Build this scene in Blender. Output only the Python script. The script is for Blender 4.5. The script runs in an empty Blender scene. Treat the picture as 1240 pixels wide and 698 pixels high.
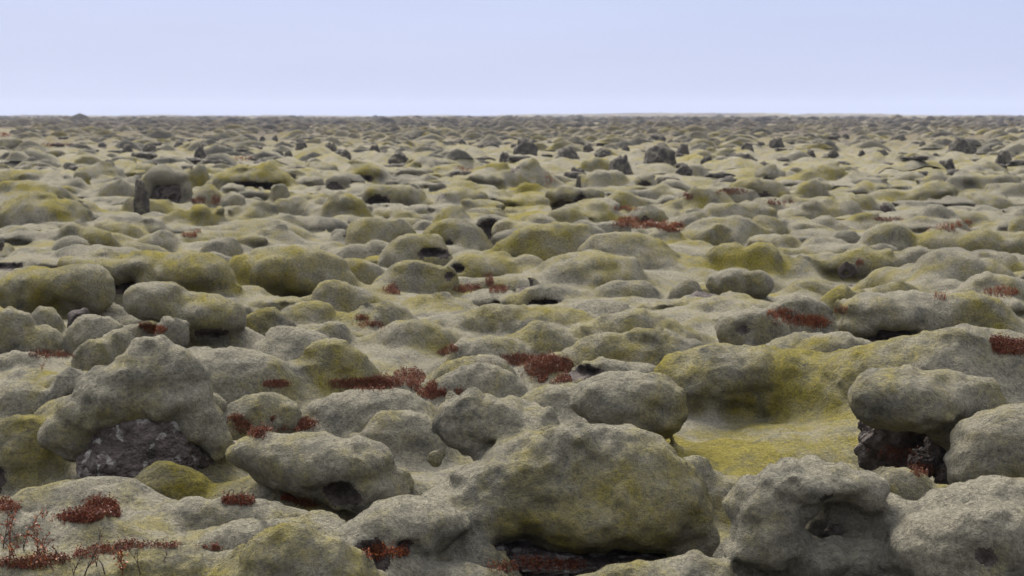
import bpy, math, time, random
import numpy as np
from mathutils import Vector
T0 = time.time()
S = bpy.context.scene
COL = S.collection
R = math.radians

# ------------------------------------------------------------------ camera
PW, PH, F = 1240.0, 698.0, 2200.0          # photograph size and focal length in its pixels
CAMZ, PITCH = 2.2, math.atan(207.0 / 2200.0)
cd = bpy.data.cameras.new('camera'); cam = bpy.data.objects.new('camera', cd); COL.objects.link(cam)
cam.location = (0, 0, CAMZ); cam.rotation_euler = (math.pi / 2 - PITCH, 0, 0)
cd.sensor_width = 36; cd.lens = 36 * F / PW; cd.clip_start = 0.1; cd.clip_end = 20000
cd.dof.use_dof = True; cd.dof.focus_distance = 11.5; cd.dof.aperture_fstop = 4.8
S.camera = cam

# ------------------------------------------------------------------ sky and sun (overcast)
SUN_EL, SUN_AZ = R(47), R(-26)             # azimuth from +Y (view direction), negative = left
w = bpy.data.worlds.new('World'); S.world = w; w.use_nodes = True
nt = w.node_tree; nt.nodes.clear()
N = nt.nodes.new; L = nt.links.new
out = N('ShaderNodeOutputWorld'); bg = N('ShaderNodeBackground'); bg.inputs['Strength'].default_value = 0.1
sky = N('ShaderNodeTexSky'); sky.sky_type = 'NISHITA'; sky.sun_disc = False
sky.sun_elevation = SUN_EL; sky.sun_rotation = SUN_AZ; sky.air_density = 1.0; sky.dust_density = 3.0; sky.ozone_density = 2.0
geo = N('ShaderNodeNewGeometry'); sep = N('ShaderNodeSeparateXYZ'); tc = N('ShaderNodeTexCoord')
L(tc.outputs['Generated'], sep.inputs[0])
ramp = N('ShaderNodeValToRGB'); L(sep.outputs['Z'], ramp.inputs[0])       # high thin overcast: paler low down, brighter overhead
cr = ramp.color_ramp; cr.elements[0].position = 0.0; cr.elements[0].color = (0.60, 0.66, 0.90, 1)
cr.elements[1].position = 1.0; cr.elements[1].color = (2.75, 2.75, 2.75, 1)
for p_, c_ in ((0.02, (0.60, 0.67, 0.93, 1)), (0.075, (0.53, 0.62, 0.93, 1)), (0.22, (0.78, 0.82, 1.0, 1)), (.55, (1.7, 1.72, 1.8, 1))):
    e = cr.elements.new(p_); e.color = c_
mpp = N('ShaderNodeMapping'); mpp.inputs['Scale'].default_value = (2.2, 2.2, 16); L(tc.outputs['Generated'], mpp.inputs[0])
cn = N('ShaderNodeTexNoise'); cn.inputs['Scale'].default_value = 1.6; cn.inputs['Detail'].default_value = 4; L(mpp.outputs[0], cn.inputs['Vector'])
cm = N('ShaderNodeMapRange'); cm.inputs[1].default_value = 0.3; cm.inputs[2].default_value = 0.7; cm.inputs[3].default_value = 0.965; cm.inputs[4].default_value = 1.035
L(cn.outputs[0], cm.inputs[0])
sc_ = N('ShaderNodeVectorMath'); sc_.operation = 'SCALE'; L(ramp.outputs[0], sc_.inputs[0]); L(cm.outputs[0], sc_.inputs['Scale'])
sc2 = N('ShaderNodeVectorMath'); sc2.operation = 'SCALE'; L(sc_.outputs[0], sc2.inputs[0]); sc2.inputs['Scale'].default_value = 3.6
mx = N('ShaderNodeMix'); mx.data_type = 'RGBA'; mx.inputs[0].default_value = 0.93
L(sky.outputs[0], mx.inputs[6]); L(sc2.outputs[0], mx.inputs[7]); L(mx.outputs[2], bg.inputs[0]); L(bg.outputs[0], out.inputs[0])
sl = bpy.data.lights.new('sun', 'SUN'); sl.energy = 4.0; sl.angle = R(30); sl.color = (1, .94, .84)
so = bpy.data.objects.new('sun', sl); COL.objects.link(so)
sd = Vector((math.sin(SUN_AZ) * math.cos(SUN_EL), math.cos(SUN_AZ) * math.cos(SUN_EL), math.sin(SUN_EL)))
so.rotation_euler = sd.to_track_quat('Z', 'Y').to_euler(); so.location = (0, 0, 50)
vs = S.view_settings; S.display_settings.display_device = 'sRGB'
vs.view_transform = 'Standard'; vs.look = 'None'; vs.gamma = 1; vs.exposure = 1.38; vs.use_curve_mapping = False
S.cycles.max_bounces = 5; S.cycles.diffuse_bounces = 3; S.cycles.volume_bounces = 1

# ------------------------------------------------------------------ numpy noise
def _h(ix, iy, iz, s=0):
    n = (ix.astype(np.int64) * 374761393 + iy.astype(np.int64) * 668265263 + iz.astype(np.int64) * 1274126177 + s * 144665) & 0xffffffff
    n = ((n ^ (n >> 13)) * 1274126177) & 0xffffffff
    return ((n ^ (n >> 16)) & 0xffffff).astype(np.float32) / 16777215.0
def vnoise(x, y, z, s=0):
    fx, fy, fz = np.floor(x), np.floor(y), np.floor(z)
    ix, iy, iz = fx.astype(np.int64), fy.astype(np.int64), fz.astype(np.int64)
    u, v, t = (x - fx), (y - fy), (z - fz)
    u, v, t = [q * q * q * (q * (q * 6 - 15) + 10) for q in (u, v, t)]
    r = 0
    for a in (0, 1):
        for b in (0, 1):
            for c in (0, 1):
                r = r + _h(ix + a, iy + b, iz + c, s) * (u if a else 1 - u) * (v if b else 1 - v) * (t if c else 1 - t)
    return r * 2 - 1
def fbm(x, y, z, o=3, s=0):
    r, a, t = 0, 1.0, 0
    for i in range(o):
        r = r + a * vnoise(x, y, z, s + i * 7); t += a; a *= .5
        x, y, z = x * 2.03 + 11.3, y * 2.03 - 5.1, z * 2.03 + 3.7
    return r / t
def smin(a, b, k):
    h = np.clip(.5 + .5 * (b - a) / k, 0, 1)
    return b * (1 - h) + a * h - k * h * (1 - h)
def smax(a, b, k): return -smin(-a, -b, k)
def sstep(a, b, x):
    t = np.clip((x - a) / (b - a), 0, 1); return t * t * (3 - 2 * t)

# ------------------------------------------------------------------ photograph pixel -> place in the world
CP, SP = math.cos(PITCH), math.sin(PITCH)
def ray(u, v):
    a, b = (u - PW / 2) / F, (PH / 2 - v) / F
    d = np.array([a, CP + b * SP, -SP + b * CP]); return d
def at_dist(u, v, Y):
    d = ray(u, v); return np.array([0, 0, CAMZ]) + d * (Y / d[1])
def on_ground(u, v, z=0.0):
    d = ray(u, v); return np.array([0, 0, CAMZ]) + d * ((z - CAMZ) / d[2])
def project(p):
    x, y, z = p[0], p[1], p[2] - CAMZ
    dep = y * CP - z * SP; up = y * SP + z * CP
    return PW / 2 + F * x / dep, PH / 2 - F * up / dep

# ------------------------------------------------------------------ tables of what the photograph shows
# regions: zoom windows (x0, y0, scale) in which the mounds were measured
RG = {'A': (0, 120, 2.91), 'B': (400, 120, 2.91), 'C': (820, 120, 2.91), 'D': (0, 290, 2.91), 'E': (400, 290, 2.91), 'F': (820, 290, 2.91),
      'I': (0, 458, 2.91), 'H': (400, 458, 2.91), 'G': (820, 458, 2.91), 'P': (0, 0, 1.0)}
# mound: region, cx, ytop, ybase, width, tint (0 grey .. 1 yellow), options
#   d: depth / width, k: softness of the foot (1 = spreads out, .2 = stands free), lobes: (cx, cy, w, h, back) , cav: hollows (cx, cy, w, h, depth), rough, label
M = []
def m(rg, cx, yt, yb, w, tint=.4, **o): M.append((rg, cx, yt, yb, w, tint, o))

# --- far band and middle distance, left third
m('A', 35, 137, 190, 100, .2, k=.3, cav=[(40, 180, 80, 26, .5)])
m('A', 40, 192, 256, 140, .15, k=.3, cav=[(45, 230, 100, 50, .5)], dark=1)
m('A', 110, 246, 305, 270, .5, k=.3, cav=[(110, 295, 130, 30, .4)])
m('A', 195, 178, 216, 80, .3, k=.3); m('A', 262, 190, 216, 52, .2, k=.3)
m('A', 110, 172, 200, 90, .7); m('A', 440, 208, 230, 92, .3); m('A', 620, 203, 230, 92, .3, k=.4)
m('A', 345, 225, 300, 170, .3, k=.4); m('A', 285, 252, 315, 85, .4, k=.4); m('A', 262, 276, 330, 110, .3, k=.4); m('A', 310, 318, 342, 42, .3, k=.3)
m('A', 410, 288, 362, 165, .35, k=.5)
m('A', 585, 242, 375, 180, .2, k=.25, lobes=[(590, 274, 190, 76, .05), (520, 310, 76, 110, .05), (660, 315, 60, 110, .05)], core=[(592, 330, 96, 96, .04, .6), (560, 350, 50, 50, -.02, .6)], label='dark hollow boulder with a thin moss brim behind the black rock spire', key='the hollow boulder by the black spire')
m('A', 690, 238, 312, 130, .5, k=.4)
m('A', 880, 235, 325, 325, .65, k=.3, cav=[(890, 316, 190, 36, .7)], d=.45, label='long arched moss boulder with a black slot under its whole length', key='the long arched boulder')
m('A', 985, 284, 360, 94, .4, k=.18, lift=1, cav=[(985, 345, 50, 26, .3)], label='small round moss boulder standing free under the right end of the long arched boulder')
m('A', 910, 290, 336, 50, .1, k=.2)
m('A', 735, 302, 366, 125, .6); m('A', 825, 314, 376, 115, .2, k=.3, cav=[(800, 345, 50, 45, .5)])
m('A', 1188, 272, 326, 82, .2, k=.25); m('A', 1200, 325, 356, 64, .2, k=.3)
m('A', 110, 292, 425, 350, .85, k=.7, label='wide yellow-green moss mound near the left edge behind the rock-fronted mound', key='the yellow mound by the left edge')
m('A', 150, 345, 460, 340, .5, k=.3, cav=[(225, 410, 90, 70, .5), (330, 425, 70, 36, .5)], label='olive moss mound with broken black rock showing in its front at left edge', key='the rock-fronted mound at left')
m('A', 520, 345, 405, 200, .6); m('A', 700, 378, 446, 230, .7); m('A', 900, 375, 440, 230, .6, k=.8); m('A', 1040, 345, 402, 170, .5); m('A', 1185, 355, 425, 190, .7)
m('A', 860, 428, 478, 280, .4); m('A', 1000, 405, 450, 200, .5)
m('A', 75, 445, 502, 170, .6); m('A', 310, 448, 512, 200, .35, k=.35, cav=[(350, 498, 80, 24, .4)]); m('A', 140, 525, 584, 230, .3, k=.5); m('A', 0, 490, 568, 45, .1, k=.2)
m('A', 250, 488, 550, 160, .3); m('A', 500, 512, 580, 240, .3); m('A', 740, 455, 506, 230, .35); m('A', 770, 485, 556, 170, .35); m('A', 745, 530, 598, 210, .3, k=.5)
m('A', 560, 465, 520, 190, .4); m('A', 420, 430, 480, 180, .5); m('A', 960, 440, 500, 170, .4)
m('A', 1190, 455, 502, 62, .1, k=.25, cav=[(1180, 485, 44, 24, .4)]); m('A', 1090, 516, 545, 125, .1, k=.3); m('A', 1180, 500, 552, 140, .5)
# --- middle distance, centre
m('B', 130, 225, 296, 205, .5, k=.4, cav=[(110, 285, 70, 22, .3)]); m('B', 70, 218, 250, 62, .1, k=.3); m('B', 20, 270, 326, 92, .15, k=.25)
m('B', 430, 258, 306, 72, .1, k=.2, cav=[(445, 285, 44, 36, .4)]); m('B', 335, 262, 306, 95, .3)
m('B', 225, 295, 386, 210, .3, k=.3, cav=[(165, 365, 70, 36, .5)]); m('B', 290, 288, 322, 80, .3, k=.4)
m('B', 450, 310, 396, 230, .4, k=.6, cav=[(385, 340, 36, 30, .4)]); m('B', 545, 330, 354, 52, .1, k=.25)
m('B', 700, 215, 306, 190, .45, k=.6, cav=[(647, 243, 26, 34, .4)], label='peaked moss mound with a bare brownish pink slope in the centre distance'); m('B', 580, 230, 300, 200, .8, k=.8); m('B', 480, 275, 330, 150, .5)
m('B', 865, 302, 388, 215, .35, k=.2, lobes=[(835, 345, 140, 84, 0), (925, 340, 100, 70, .1)], cav=[(880, 372, 36, 60, .4), (815, 380, 80, 24, .3)], label='double-humped dark boulder with green top left of the grey pebble-shaped boulder', key='the double-humped dark boulder')
m('B', 962, 358, 430, 104, .2, k=.18, label='smooth grey egg-shaped boulder tucked right of the double-humped dark boulder', key='the grey egg-shaped boulder')
m('B', 1110, 262, 306, 92, .2, k=.25); m('B', 1130, 370, 422, 95, .2, k=.35); m('B', 690, 300, 340, 160, .8); m('B', 950, 250, 300, 180, .5)
m('B', 75, 350, 425, 165, .75, k=.5); m('B', 180, 415, 542, 250, .3, k=.3, cav=[(200, 532, 110, 22, .3)]); m('B', 60, 455, 522, 130, .15, k=.3, cav=[(60, 478, 44, 40, .6)])
m('B', 300, 485, 592, 270, .6, k=.35, d=.5, cav=[(370, 546, 100, 18, .3)]); m('B', 440, 430, 546, 240, .55, k=.3); m('B', 430, 380, 456, 160, .65, k=.4); m('B', 330, 430, 476, 130, .4)
m('B', 570, 410, 487, 132, .15, k=.15, rough=1, cav=[(565, 462, 90, 60, .55), (540, 455, 30, 40, .4)], label='small dark boulder with crumbled black rock face and moss cap in the centre', key='the small black-faced boulder')
m('B', 655, 405, 442, 62, .1, k=.2); m('B', 730, 410, 466, 160, .2, k=.5); m('B', 270, 385, 442, 180, .6); m('B', 540, 380, 420, 150, .5); m('B', 830, 385, 450, 200, .5)
m('B', 790, 430, 582, 500, .7, k=.5, d=.35, cav=[(990, 482, 45, 30, .5)], label='long olive moss ridge in the centre with a dark nose at its right end', key='the long olive ridge')
m('B', 1020, 495, 612, 360, .4, k=.5); m('B', 930, 540, 655, 420, .4, k=.5); m('B', 650, 560, 620, 300, .4); m('B', 120, 500, 560, 200, .4)
m('B', 482, 555, 622, 115, .2, k=.25, cav=[(460, 602, 60, 24, .4)], label='small smooth grey boulder above the red shrubs, lit on top and dark below'); m('B', 405, 590, 668, 110, .5, k=.3, cav=[(420, 624, 24, 16, .3)]); m('B', 270, 570, 670, 200, .6, k=.8)
m('B', 70, 560, 640, 220, .4); m('B', 1180, 470, 540, 200, .5); m('B', 1100, 380, 420, 120, .4); m('B', 1200, 540, 600, 180, .6)
m('B', 940, 210, 246, 120, .6); m('B', 800, 205, 240, 110, .7); m('B', 1040, 320, 360, 140, .5); m('B', 1180, 305, 350, 160, .5)
# --- middle distance, right third
m('C', 325, 235, 272, 115, .2, k=.35); m('C', 280, 270, 352, 195, .9, k=.25, cav=[(345, 305, 40, 40, .5), (300, 346, 100, 20, .3)], label='yellow-capped boulder with a dark right end beside a dark red patch', key='the yellow-capped boulder'); m('C', 210, 316, 362, 160, .3, k=.4)
m('C', 520, 225, 300, 260, .8, k=.8); m('C', 620, 255, 312, 95, .2, k=.35); m('C', 820, 250, 290, 125, .2, k=.3, cav=[(835, 280, 80, 22, .5)])
m('C', 1090, 220, 262, 125, .5, k=.4); m('C', 1195, 205, 256, 95, .2, k=.25, cav=[(1190, 240, 70, 28, .4)]); m('C', 1135, 255, 322, 175, .25, k=.25, cav=[(1120, 298, 90, 34, .4)])
m('C', 620, 340, 396, 180, .75, k=.5); m('C', 735, 358, 396, 62, .1, k=.2); m('C', 890, 300, 372, 200, .65, k=.3, cav=[(905, 350, 80, 40, .5)]); m('C', 740, 310, 370, 200, .8, k=.7)
m('C', 1060, 325, 378, 280, .4, k=.8); m('C', 930, 378, 456, 165, .15, k=.2, cav=[(890, 400, 50, 30, .3)], label='plump dark grey boulder with a smooth back at right, middle distance', key='the plump dark grey boulder'); m('C', 1205, 412, 470, 95, .3, k=.25, cav=[(1200, 455, 70, 24, .4)])
m('C', 1170, 290, 350, 200, .5); m('C', 510, 355, 422, 270, .3, k=.6); m('C', 200, 358, 450, 270, .5, k=.6); m('C', 150, 420, 505, 320, .6, k=.7)
m('C', 318, 410, 492, 150, .35, k=.3, cav=[(365, 470, 44, 36, .5)]); m('C', 600, 455, 516, 125, .15, k=.3, cav=[(620, 505, 70, 16, .3)]); m('C', 750, 455, 530, 230, .25, k=.4)
m('C', 728, 500, 543, 120, .2, k=.25, cav=[(712, 522, 50, 30, .6)]); m('C', 530, 487, 530, 190, .3, k=.6); m('C', 930, 445, 532, 220, .6, k=.5); m('C', 1090, 460, 536, 230, .45, k=.5)
m('C', 520, 415, 462, 170, .2); m('C', 680, 415, 455, 200, .5); m('C', 1030, 400, 450, 200, .4); m('C', 1210, 480, 538, 130, .35, k=.5); m('C', 390, 470, 525, 110, .15); m('C', 50, 490, 550, 120, .2)
m('C', 240, 515, 612, 400, .85, k=.6, d=.4, label='long bright yellow-green moss ridge in the right half, middle distance', key='the long yellow ridge'); m('C', 610, 530, 606, 340, .4, k=.35, cav=[(690, 600, 110, 18, .3)]); m('C', 830, 540, 600, 220, .4)
m('C', 558, 552, 582, 38, 0, k=.15, dark=1); m('C', 605, 575, 614, 62, 0, k=.2, dark=1)
m('C', 470, 285, 350, 120, .4); m('C', 400, 330, 372, 120, .5); m('C', 100, 300, 372, 170, .5); m('C', 60, 400, 470, 150, .4); m('C', 60, 230, 262, 120, .5); m('C', 1000, 270, 310, 120, .8)
m('C', 1120, 545, 620, 330, .35, k=.8); m('C', 960, 580, 650, 260, .4, k=.8); m('C', 780, 590, 640, 240, .3, k=.8)
# --- nearer ground, left
m('D', 560, 38, 232, 640, .6, k=.25, d=.35, lobes=[(390, 100, 330, 100, .1), (520, 88, 260, 100, .05), (650, 140, 330, 170, 0), (780, 185, 150, 110, -.05)], core=[(450, 185, 260, 110, .13, .3), (822, 195, 60, 70, -.05, .4)], label='long moss ridge arching over a black hollow, ending in a rocky nose, left', key='the arching ridge at left')
m('D', 230, 82, 275, 350, .7, k=.35, d=.6, lobes=[(140, 190, 330, 190, .1), (280, 170, 240, 180, -.05)], cav=[(375, 180, 50, 36, .25)], label='bulky yellow-green moss lump left of the black hollow, with a rounded right end', key='the bulky lump left of the black hollow')
m('D', 640, 143, 358, 470, .45, k=.22, d=.5, lobes=[(560, 215, 230, 150, 0), (720, 265, 320, 160, 0)], cav=[(505, 240, 90, 70, .3), (745, 350, 170, 36, .5)], label='grey-topped moss boulder in front of the arching ridge with a rubbly left face', key='the rubbly-faced boulder at left')
m('D', 610, 268, 372, 115, .2, k=.2, cav=[(600, 350, 60, 40, .3)], label='small upright moss knob at the foot of the rubbly-faced boulder by orange leaves')
m('D', 165, 235, 310, 140, .5, k=.25, cav=[(160, 302, 90, 20, .3)]); m('D', 40, 250, 388, 170, .4, k=.25, cav=[(40, 352, 150, 66, .9)]); m('D', 150, 300, 388, 170, .25, k=.4)
m('D', 275, 245, 335, 80, .1, k=.3, rough=1, dark=1)
m('D', 335, 272, 402, 230, .25, k=.25, cav=[(285, 365, 90, 70, .4)], label='grey lump overhanging a black gap just above the big rock-faced boulder, left', key='the overhanging grey lump')
m('D', 330, 350, 470, 170, .6, k=.4); m('D', 420, 320, 460, 180, .35, k=.3, cav=[(345, 440, 60, 50, .4)])
m('D', 262, 463, 567, 160, .15, k=.22, label='rounded grey moss stone leaning on the left side of the big rock-faced boulder')
m('D', 820, 385, 525, 520, .4, k=.8, d=.5); m('D', 1040, 315, 437, 360, .35, k=.5); m('D', 1180, 358, 502, 330, .35, k=.5, label='broad pale mound with red shrubs along its foot, left of centre', key='the broad pale mound')
m('D', 930, 236, 322, 170, .5, k=.3, cav=[(975, 296, 80, 36, .5)]); m('D', 1080, 230, 312, 280, .35, k=.7); m('D', 1160, 290, 348, 150, .4, k=.6); m('D', 700, 360, 440, 260, .5)
m('D', 925, 523, 657, 300, .3, k=.3, cav=[(1000, 620, 110, 60, .5)], label='moss mound with a dark hollow on its right, red shrubs at its foot', key='the hollowed mound by red shrubs')
m('D', 60, 388, 456, 220, .15, k=.5); m('D', 100, 448, 508, 200, .25, k=.6); m('D', 60, 505, 570, 320, .15, k=.7); m('D', 250, 555, 620, 240, .15, k=.7); m('D', 190, 480, 540, 120, .5, k=.6)
m('A', 1060, 540, 690, 500, .8, k=.4, d=.5, lobes=[(1020, 615, 420, 160, 0), (1140, 650, 240, 120, -.02), (900, 650, 220, 110, 0)], cav=[(1160, 675, 70, 26, .4)], label='large yellow-green moss mound left of centre, with a grey lump at right', key='the large yellow-green mound')
m('D', 1180, 165, 245, 220, .3, k=.4)
# --- nearer ground, centre
m('E', 175, 230, 312, 260, .3, k=.5); m('E', 300, 280, 357, 300, .45, k=.4); m('E', 385, 183, 262, 290, .35, k=.45); m('E', 640, 238, 327, 600, .55, k=.5, d=.3)
m('E', 760, 150, 240, 330, .75, k=.35, cav=[(760, 232, 130, 18, .3)]); m('E', 700, 130, 186, 105, .2, k=.22, cav=[(685, 160, 44, 40, .5)], label='small blunt boulder with a dark left end beside the red shrubs, centre')
m('E', 520, 400, 505, 340, .4, k=.4); m('E', 570, 330, 412, 300, .2, k=.5); m('E', 740, 300, 400, 330, .3, k=.5); m('E', 1000, 415, 520, 400, .2, k=.3, cav=[(880, 475, 130, 26, .5)], label='low grey moss mound with a dark slot on its left by big red shrub patch', key='the slotted grey mound')
m('E', 1050, 330, 440, 560, .7, k=.8, d=.35); m('E', 960, 215, 300, 260, .15, k=.6); m('E', 1080, 250, 345, 340, .5, k=.8); m('E', 500, 440, 550, 400, .2, k=.8, d=.4)
m('E', 860, 520, 600, 400, .2, k=.9); m('E', 200, 540, 640, 420, .45, k=.6); m('E', 260, 600, 690, 330, .25, k=.6); m('E', 30, 555, 620, 240, .3, k=.7)
m('E', 50, 160, 245, 260, .4, k=.7); m('E', 1020, 145, 200, 240, .4); m('E', 560, 60, 130, 300, .5)
# --- nearer ground, right
m('F', 230, 100, 213, 245, .2, k=.25, lobes=[(190, 155, 180, 105, 0), (285, 160, 120, 110, 0)], cav=[(325, 190, 36, 50, .4)], label='knuckle-shaped dark grey boulder with a groove on its right, right of centre', key='the knuckle-shaped boulder')
m('F', 40, 140, 202, 140, .15, k=.35); m('F', 190, 185, 242, 170, .2, k=.3); m('F', 115, 198, 246, 115, .05, k=.25, rough=1, dark=1)
m('F', 285, 250, 362, 235, .15, k=.2, cav=[(290, 325, 60, 80, .4), (230, 320, 60, 44, .25)], label='grey boulder with a black split down its front, right of centre', key='the split grey boulder')
m('F', 430, 205, 325, 290, .3, k=.4); m('F', 470, 130, 190, 260, .4); m('F', 600, 175, 270, 230, .6)
m('F', 760, 195, 346, 430, .35, k=.25, d=.6, lobes=[(760, 250, 380, 110, .05), (640, 295, 150, 90, 0), (900, 290, 170, 110, 0)], core=[(735, 325, 230, 80, .09, .3)], label='broad domed mound with a wide black cave mouth at its foot, right', key='the domed mound with the cave mouth')
m('F', 440, 320, 385, 280, .3); m('F', 570, 330, 398, 290, .2, k=.6); m('F', 760, 140, 215, 240, .75, k=.6); m('F', 900, 145, 205, 260, .5); m('F', 1050, 200, 340, 360, .6, k=.9)
m('F', 1130, 130, 230, 330, .4, k=.8); m('F', 1040, 60, 160, 330, .45, k=.8)
m('F', 960, 330, 640, 760, .35, k=.8, d=.6, label='high grey-green shoulder of moss behind the two caves at the right edge', key='the high shoulder at right')
m('F', 380, 392, 600, 900, .8, k=.6, d=.32, lobes=[(110, 500, 420, 190, 0), (380, 490, 420, 200, 0), (600, 490, 420, 200, .05)], label='wide yellow moss bank with a thin black slit beneath it, right', key='the wide yellow bank')
m('F', 880, 452, 870, 560, .4, k=.18, d=.6, lobes=[(850, 560, 450, 220, -.04), (800, 600, 320, 130, -.04), (900, 525, 300, 160, .0), (1000, 600, 340, 260, .05), (1070, 760, 210, 280, .02)], core=[(830, 700, 420, 330, .42, .3), (935, 740, 120, 190, .1, .5), (870, 800, 120, 130, .08, .5), (960, 840, 110, 110, .0, .5), (800, 840, 90, 60, .02, .5)], label='big domed boulder with a deep rocky cave under its left front, right', key='the big cave boulder')
# --- foreground
m('E', 1030, 470, 700, 370, .25, k=.15, d=.7, lobes=[(1040, 570, 370, 190, 0), (1130, 600, 260, 170, .03)], core=[(990, 680, 230, 80, .08, .35)], label='smooth dark-bellied boulder just behind the large central boulder, on its right', key='the dark-bellied boulder')
m('I', 545, -165, 380, 560, .15, k=.25, d=.5, lobes=[(530, -75, 240, 180, .08), (560, 0, 400, 240, .05), (430, 50, 400, 230, .04), (590, 70, 330, 170, .0), (330, 110, 300, 180, .02), (690, 120, 150, 240, -.03), (750, 180, 110, 190, .04), (260, 180, 240, 150, .04)], core=[(715, 250, 130, 180, .1, .3), (500, 250, 470, 350, .0, .2), (380, 310, 230, 190, -.04, .25)], rough=.45, label='big grey moss-capped boulder with a bare brown lichen-spotted rock face, left foreground', key='the big rock-faced boulder', rockface=1)
m('I', 745, 55, 270, 110, .1, k=.25, rough=.5, label='knobbly grey moss column pressed against the right side of the rock-faced boulder')
m('I', 255, 70, 250, 260, .45, k=.3, cav=[(250, 238, 80, 30, .4)], label='moss bulge overhanging the left corner of the brown rock face')
m('I', 100, 120, 330, 330, .8, k=.7); m('I', 0, 250, 330, 80, .15, k=.3)
m('I', 585, 293, 427, 300, .85, k=.45, label='low yellow-green moss hump directly below the brown rock face', key='the hump below the rock face')
m('I', 1130, 185, 480, 700, .4, k=.45, d=.5, lobes=[(930, 275, 280, 140, 0), (1130, 300, 560, 240, 0), (1270, 370, 420, 210, .02)], cav=[(1200, 425, 120, 66, .5)], label='large smooth moss mound with a dark hollow at its right foot, left of centre', key='the large smooth mound')
m('I', 300, 360, 520, 600, .5, k=.9, d=.4); m('I', 750, 420, 560, 640, .3, k=.7, d=.4); m('I', 120, 480, 640, 620, .2, k=.7, d=.4); m('I', 640, 545, 640, 560, .15, k=.8, d=.35); m('I', 1000, 515, 640, 600, .2, k=.8, d=.35)
m('I', 700, 610, 760, 900, .55, k=.9, d=.3); m('I', 200, 640, 740, 500, .3, k=.7); m('I', 1080, 540, 800, 560, .6, k=.5, d=.5)
m('I', 1130, 480, 600, 200, .3, k=.8)
m('H', 380, 420, 700, 520, .45, k=.4, d=.6, lobes=[(300, 520, 400, 180, .05), (130, 640, 360, 220, -.08)], cav=[(150, 645, 110, 90, .3), (265, 620, 70, 50, .25)], label='moss slope with rusty hollows joining the left side of the large central boulder', key='the rusty-hollowed slope')
m('H', 820, 160, 650, 1020, .42, k=.18, d=.62, lobes=[(790, 372, 560, 410, 0), (900, 360, 540, 380, .03), (1010, 400, 580, 330, .05), (1010, 455, 640, 260, -.02), (610, 400, 460, 300, .0), (600, 450, 500, 240, -.03), (470, 470, 320, 220, -.02), (680, 300, 320, 220, .05), (700, 370, 420, 240, .0), (1180, 440, 320, 300, .08)], core=[(760, 630, 620, 130, .06, .3), (1050, 640, 420, 120, .1, .3), (560, 620, 140, 90, -.08, .45), (680, 645, 120, 60, -.1, .45), (440, 600, 130, 130, -.03, .4)], rough=.15, label='the largest boulder, moss-covered and overhanging a dark gap, centre foreground', key='the largest central boulder', rockface=1)
m('H', 560, 62, 560, 440, .12, k=.3, d=.6, rough=.8, lobes=[(510, 165, 310, 210, 0), (650, 165, 330, 190, .03)], label='grey moss hump perched behind the upper left of the largest central boulder', key='the perched grey hump')
m('H', 372, 240, 400, 76, .1, k=.2, rough=.6, label='narrow grey moss knob wedged against the left end of the perched hump')
m('G', 55, 272, 490, 150, .25, k=.2, label='dark-sided moss lobe at the right end of the largest central boulder')
m('G', 60, 470, 620, 190, .2, k=.4); m('G', 80, 590, 740, 330, .5, k=.7)
m('G', 200, 340, 500, 430, .45, k=.8)
m('G', 430, 312, 730, 590, .35, k=.25, d=.6, lobes=[(490, 375, 400, 120, .02), (665, 405, 130, 130, -.02), (330, 460, 330, 200, .02), (330, 580, 340, 250, -.03), (480, 640, 300, 180, -.02), (640, 640, 300, 170, .02), (760, 540, 180, 180, .05), (600, 510, 320, 260, .27)], cav=[(600, 505, 210, 120, .7), (500, 470, 150, 50, .25)], core=[(560, 540, 80, 60, .06, .5)], rough=.6, label='mushroom-headed moss boulder with a rocky hollow under its brow, right foreground', key='the mushroom-headed boulder')
m('G', 785, 308, 480, 235, .15, k=.25, cav=[(860, 465, 60, 24, .3)], label='grey moss dome peeping out behind the right side of the mushroom-headed boulder')
m('G', 820, 470, 690, 330, .2, k=.6); m('G', 930, 385, 480, 120, .7, k=.6)
m('G', 1215, 100, 440, 480, .35, k=.18, d=.7, cav=[(1130, 425, 260, 60, .5)], label='rounded boulder cut by the right edge above the lowest right boulder', key='the upper right-edge boulder')
m('G', 1150, 372, 800, 860, .2, k=.2, d=.6, lobes=[(1060, 600, 620, 360, 0), (1200, 520, 460, 300, .1)], cav=[(1100, 690, 360, 110, .4)], rough=.5, label='lowest right boulder, grey and frosted, cut by the bottom right corner', key='the bottom right boulder')
m('H', 440, 640, 720, 420, .15, k=.6); m('H', 1150, 625, 760, 520, .4, k=.7)
m('H', 540, 590, 650, 90, .1, k=.25, rough=1)

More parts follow.
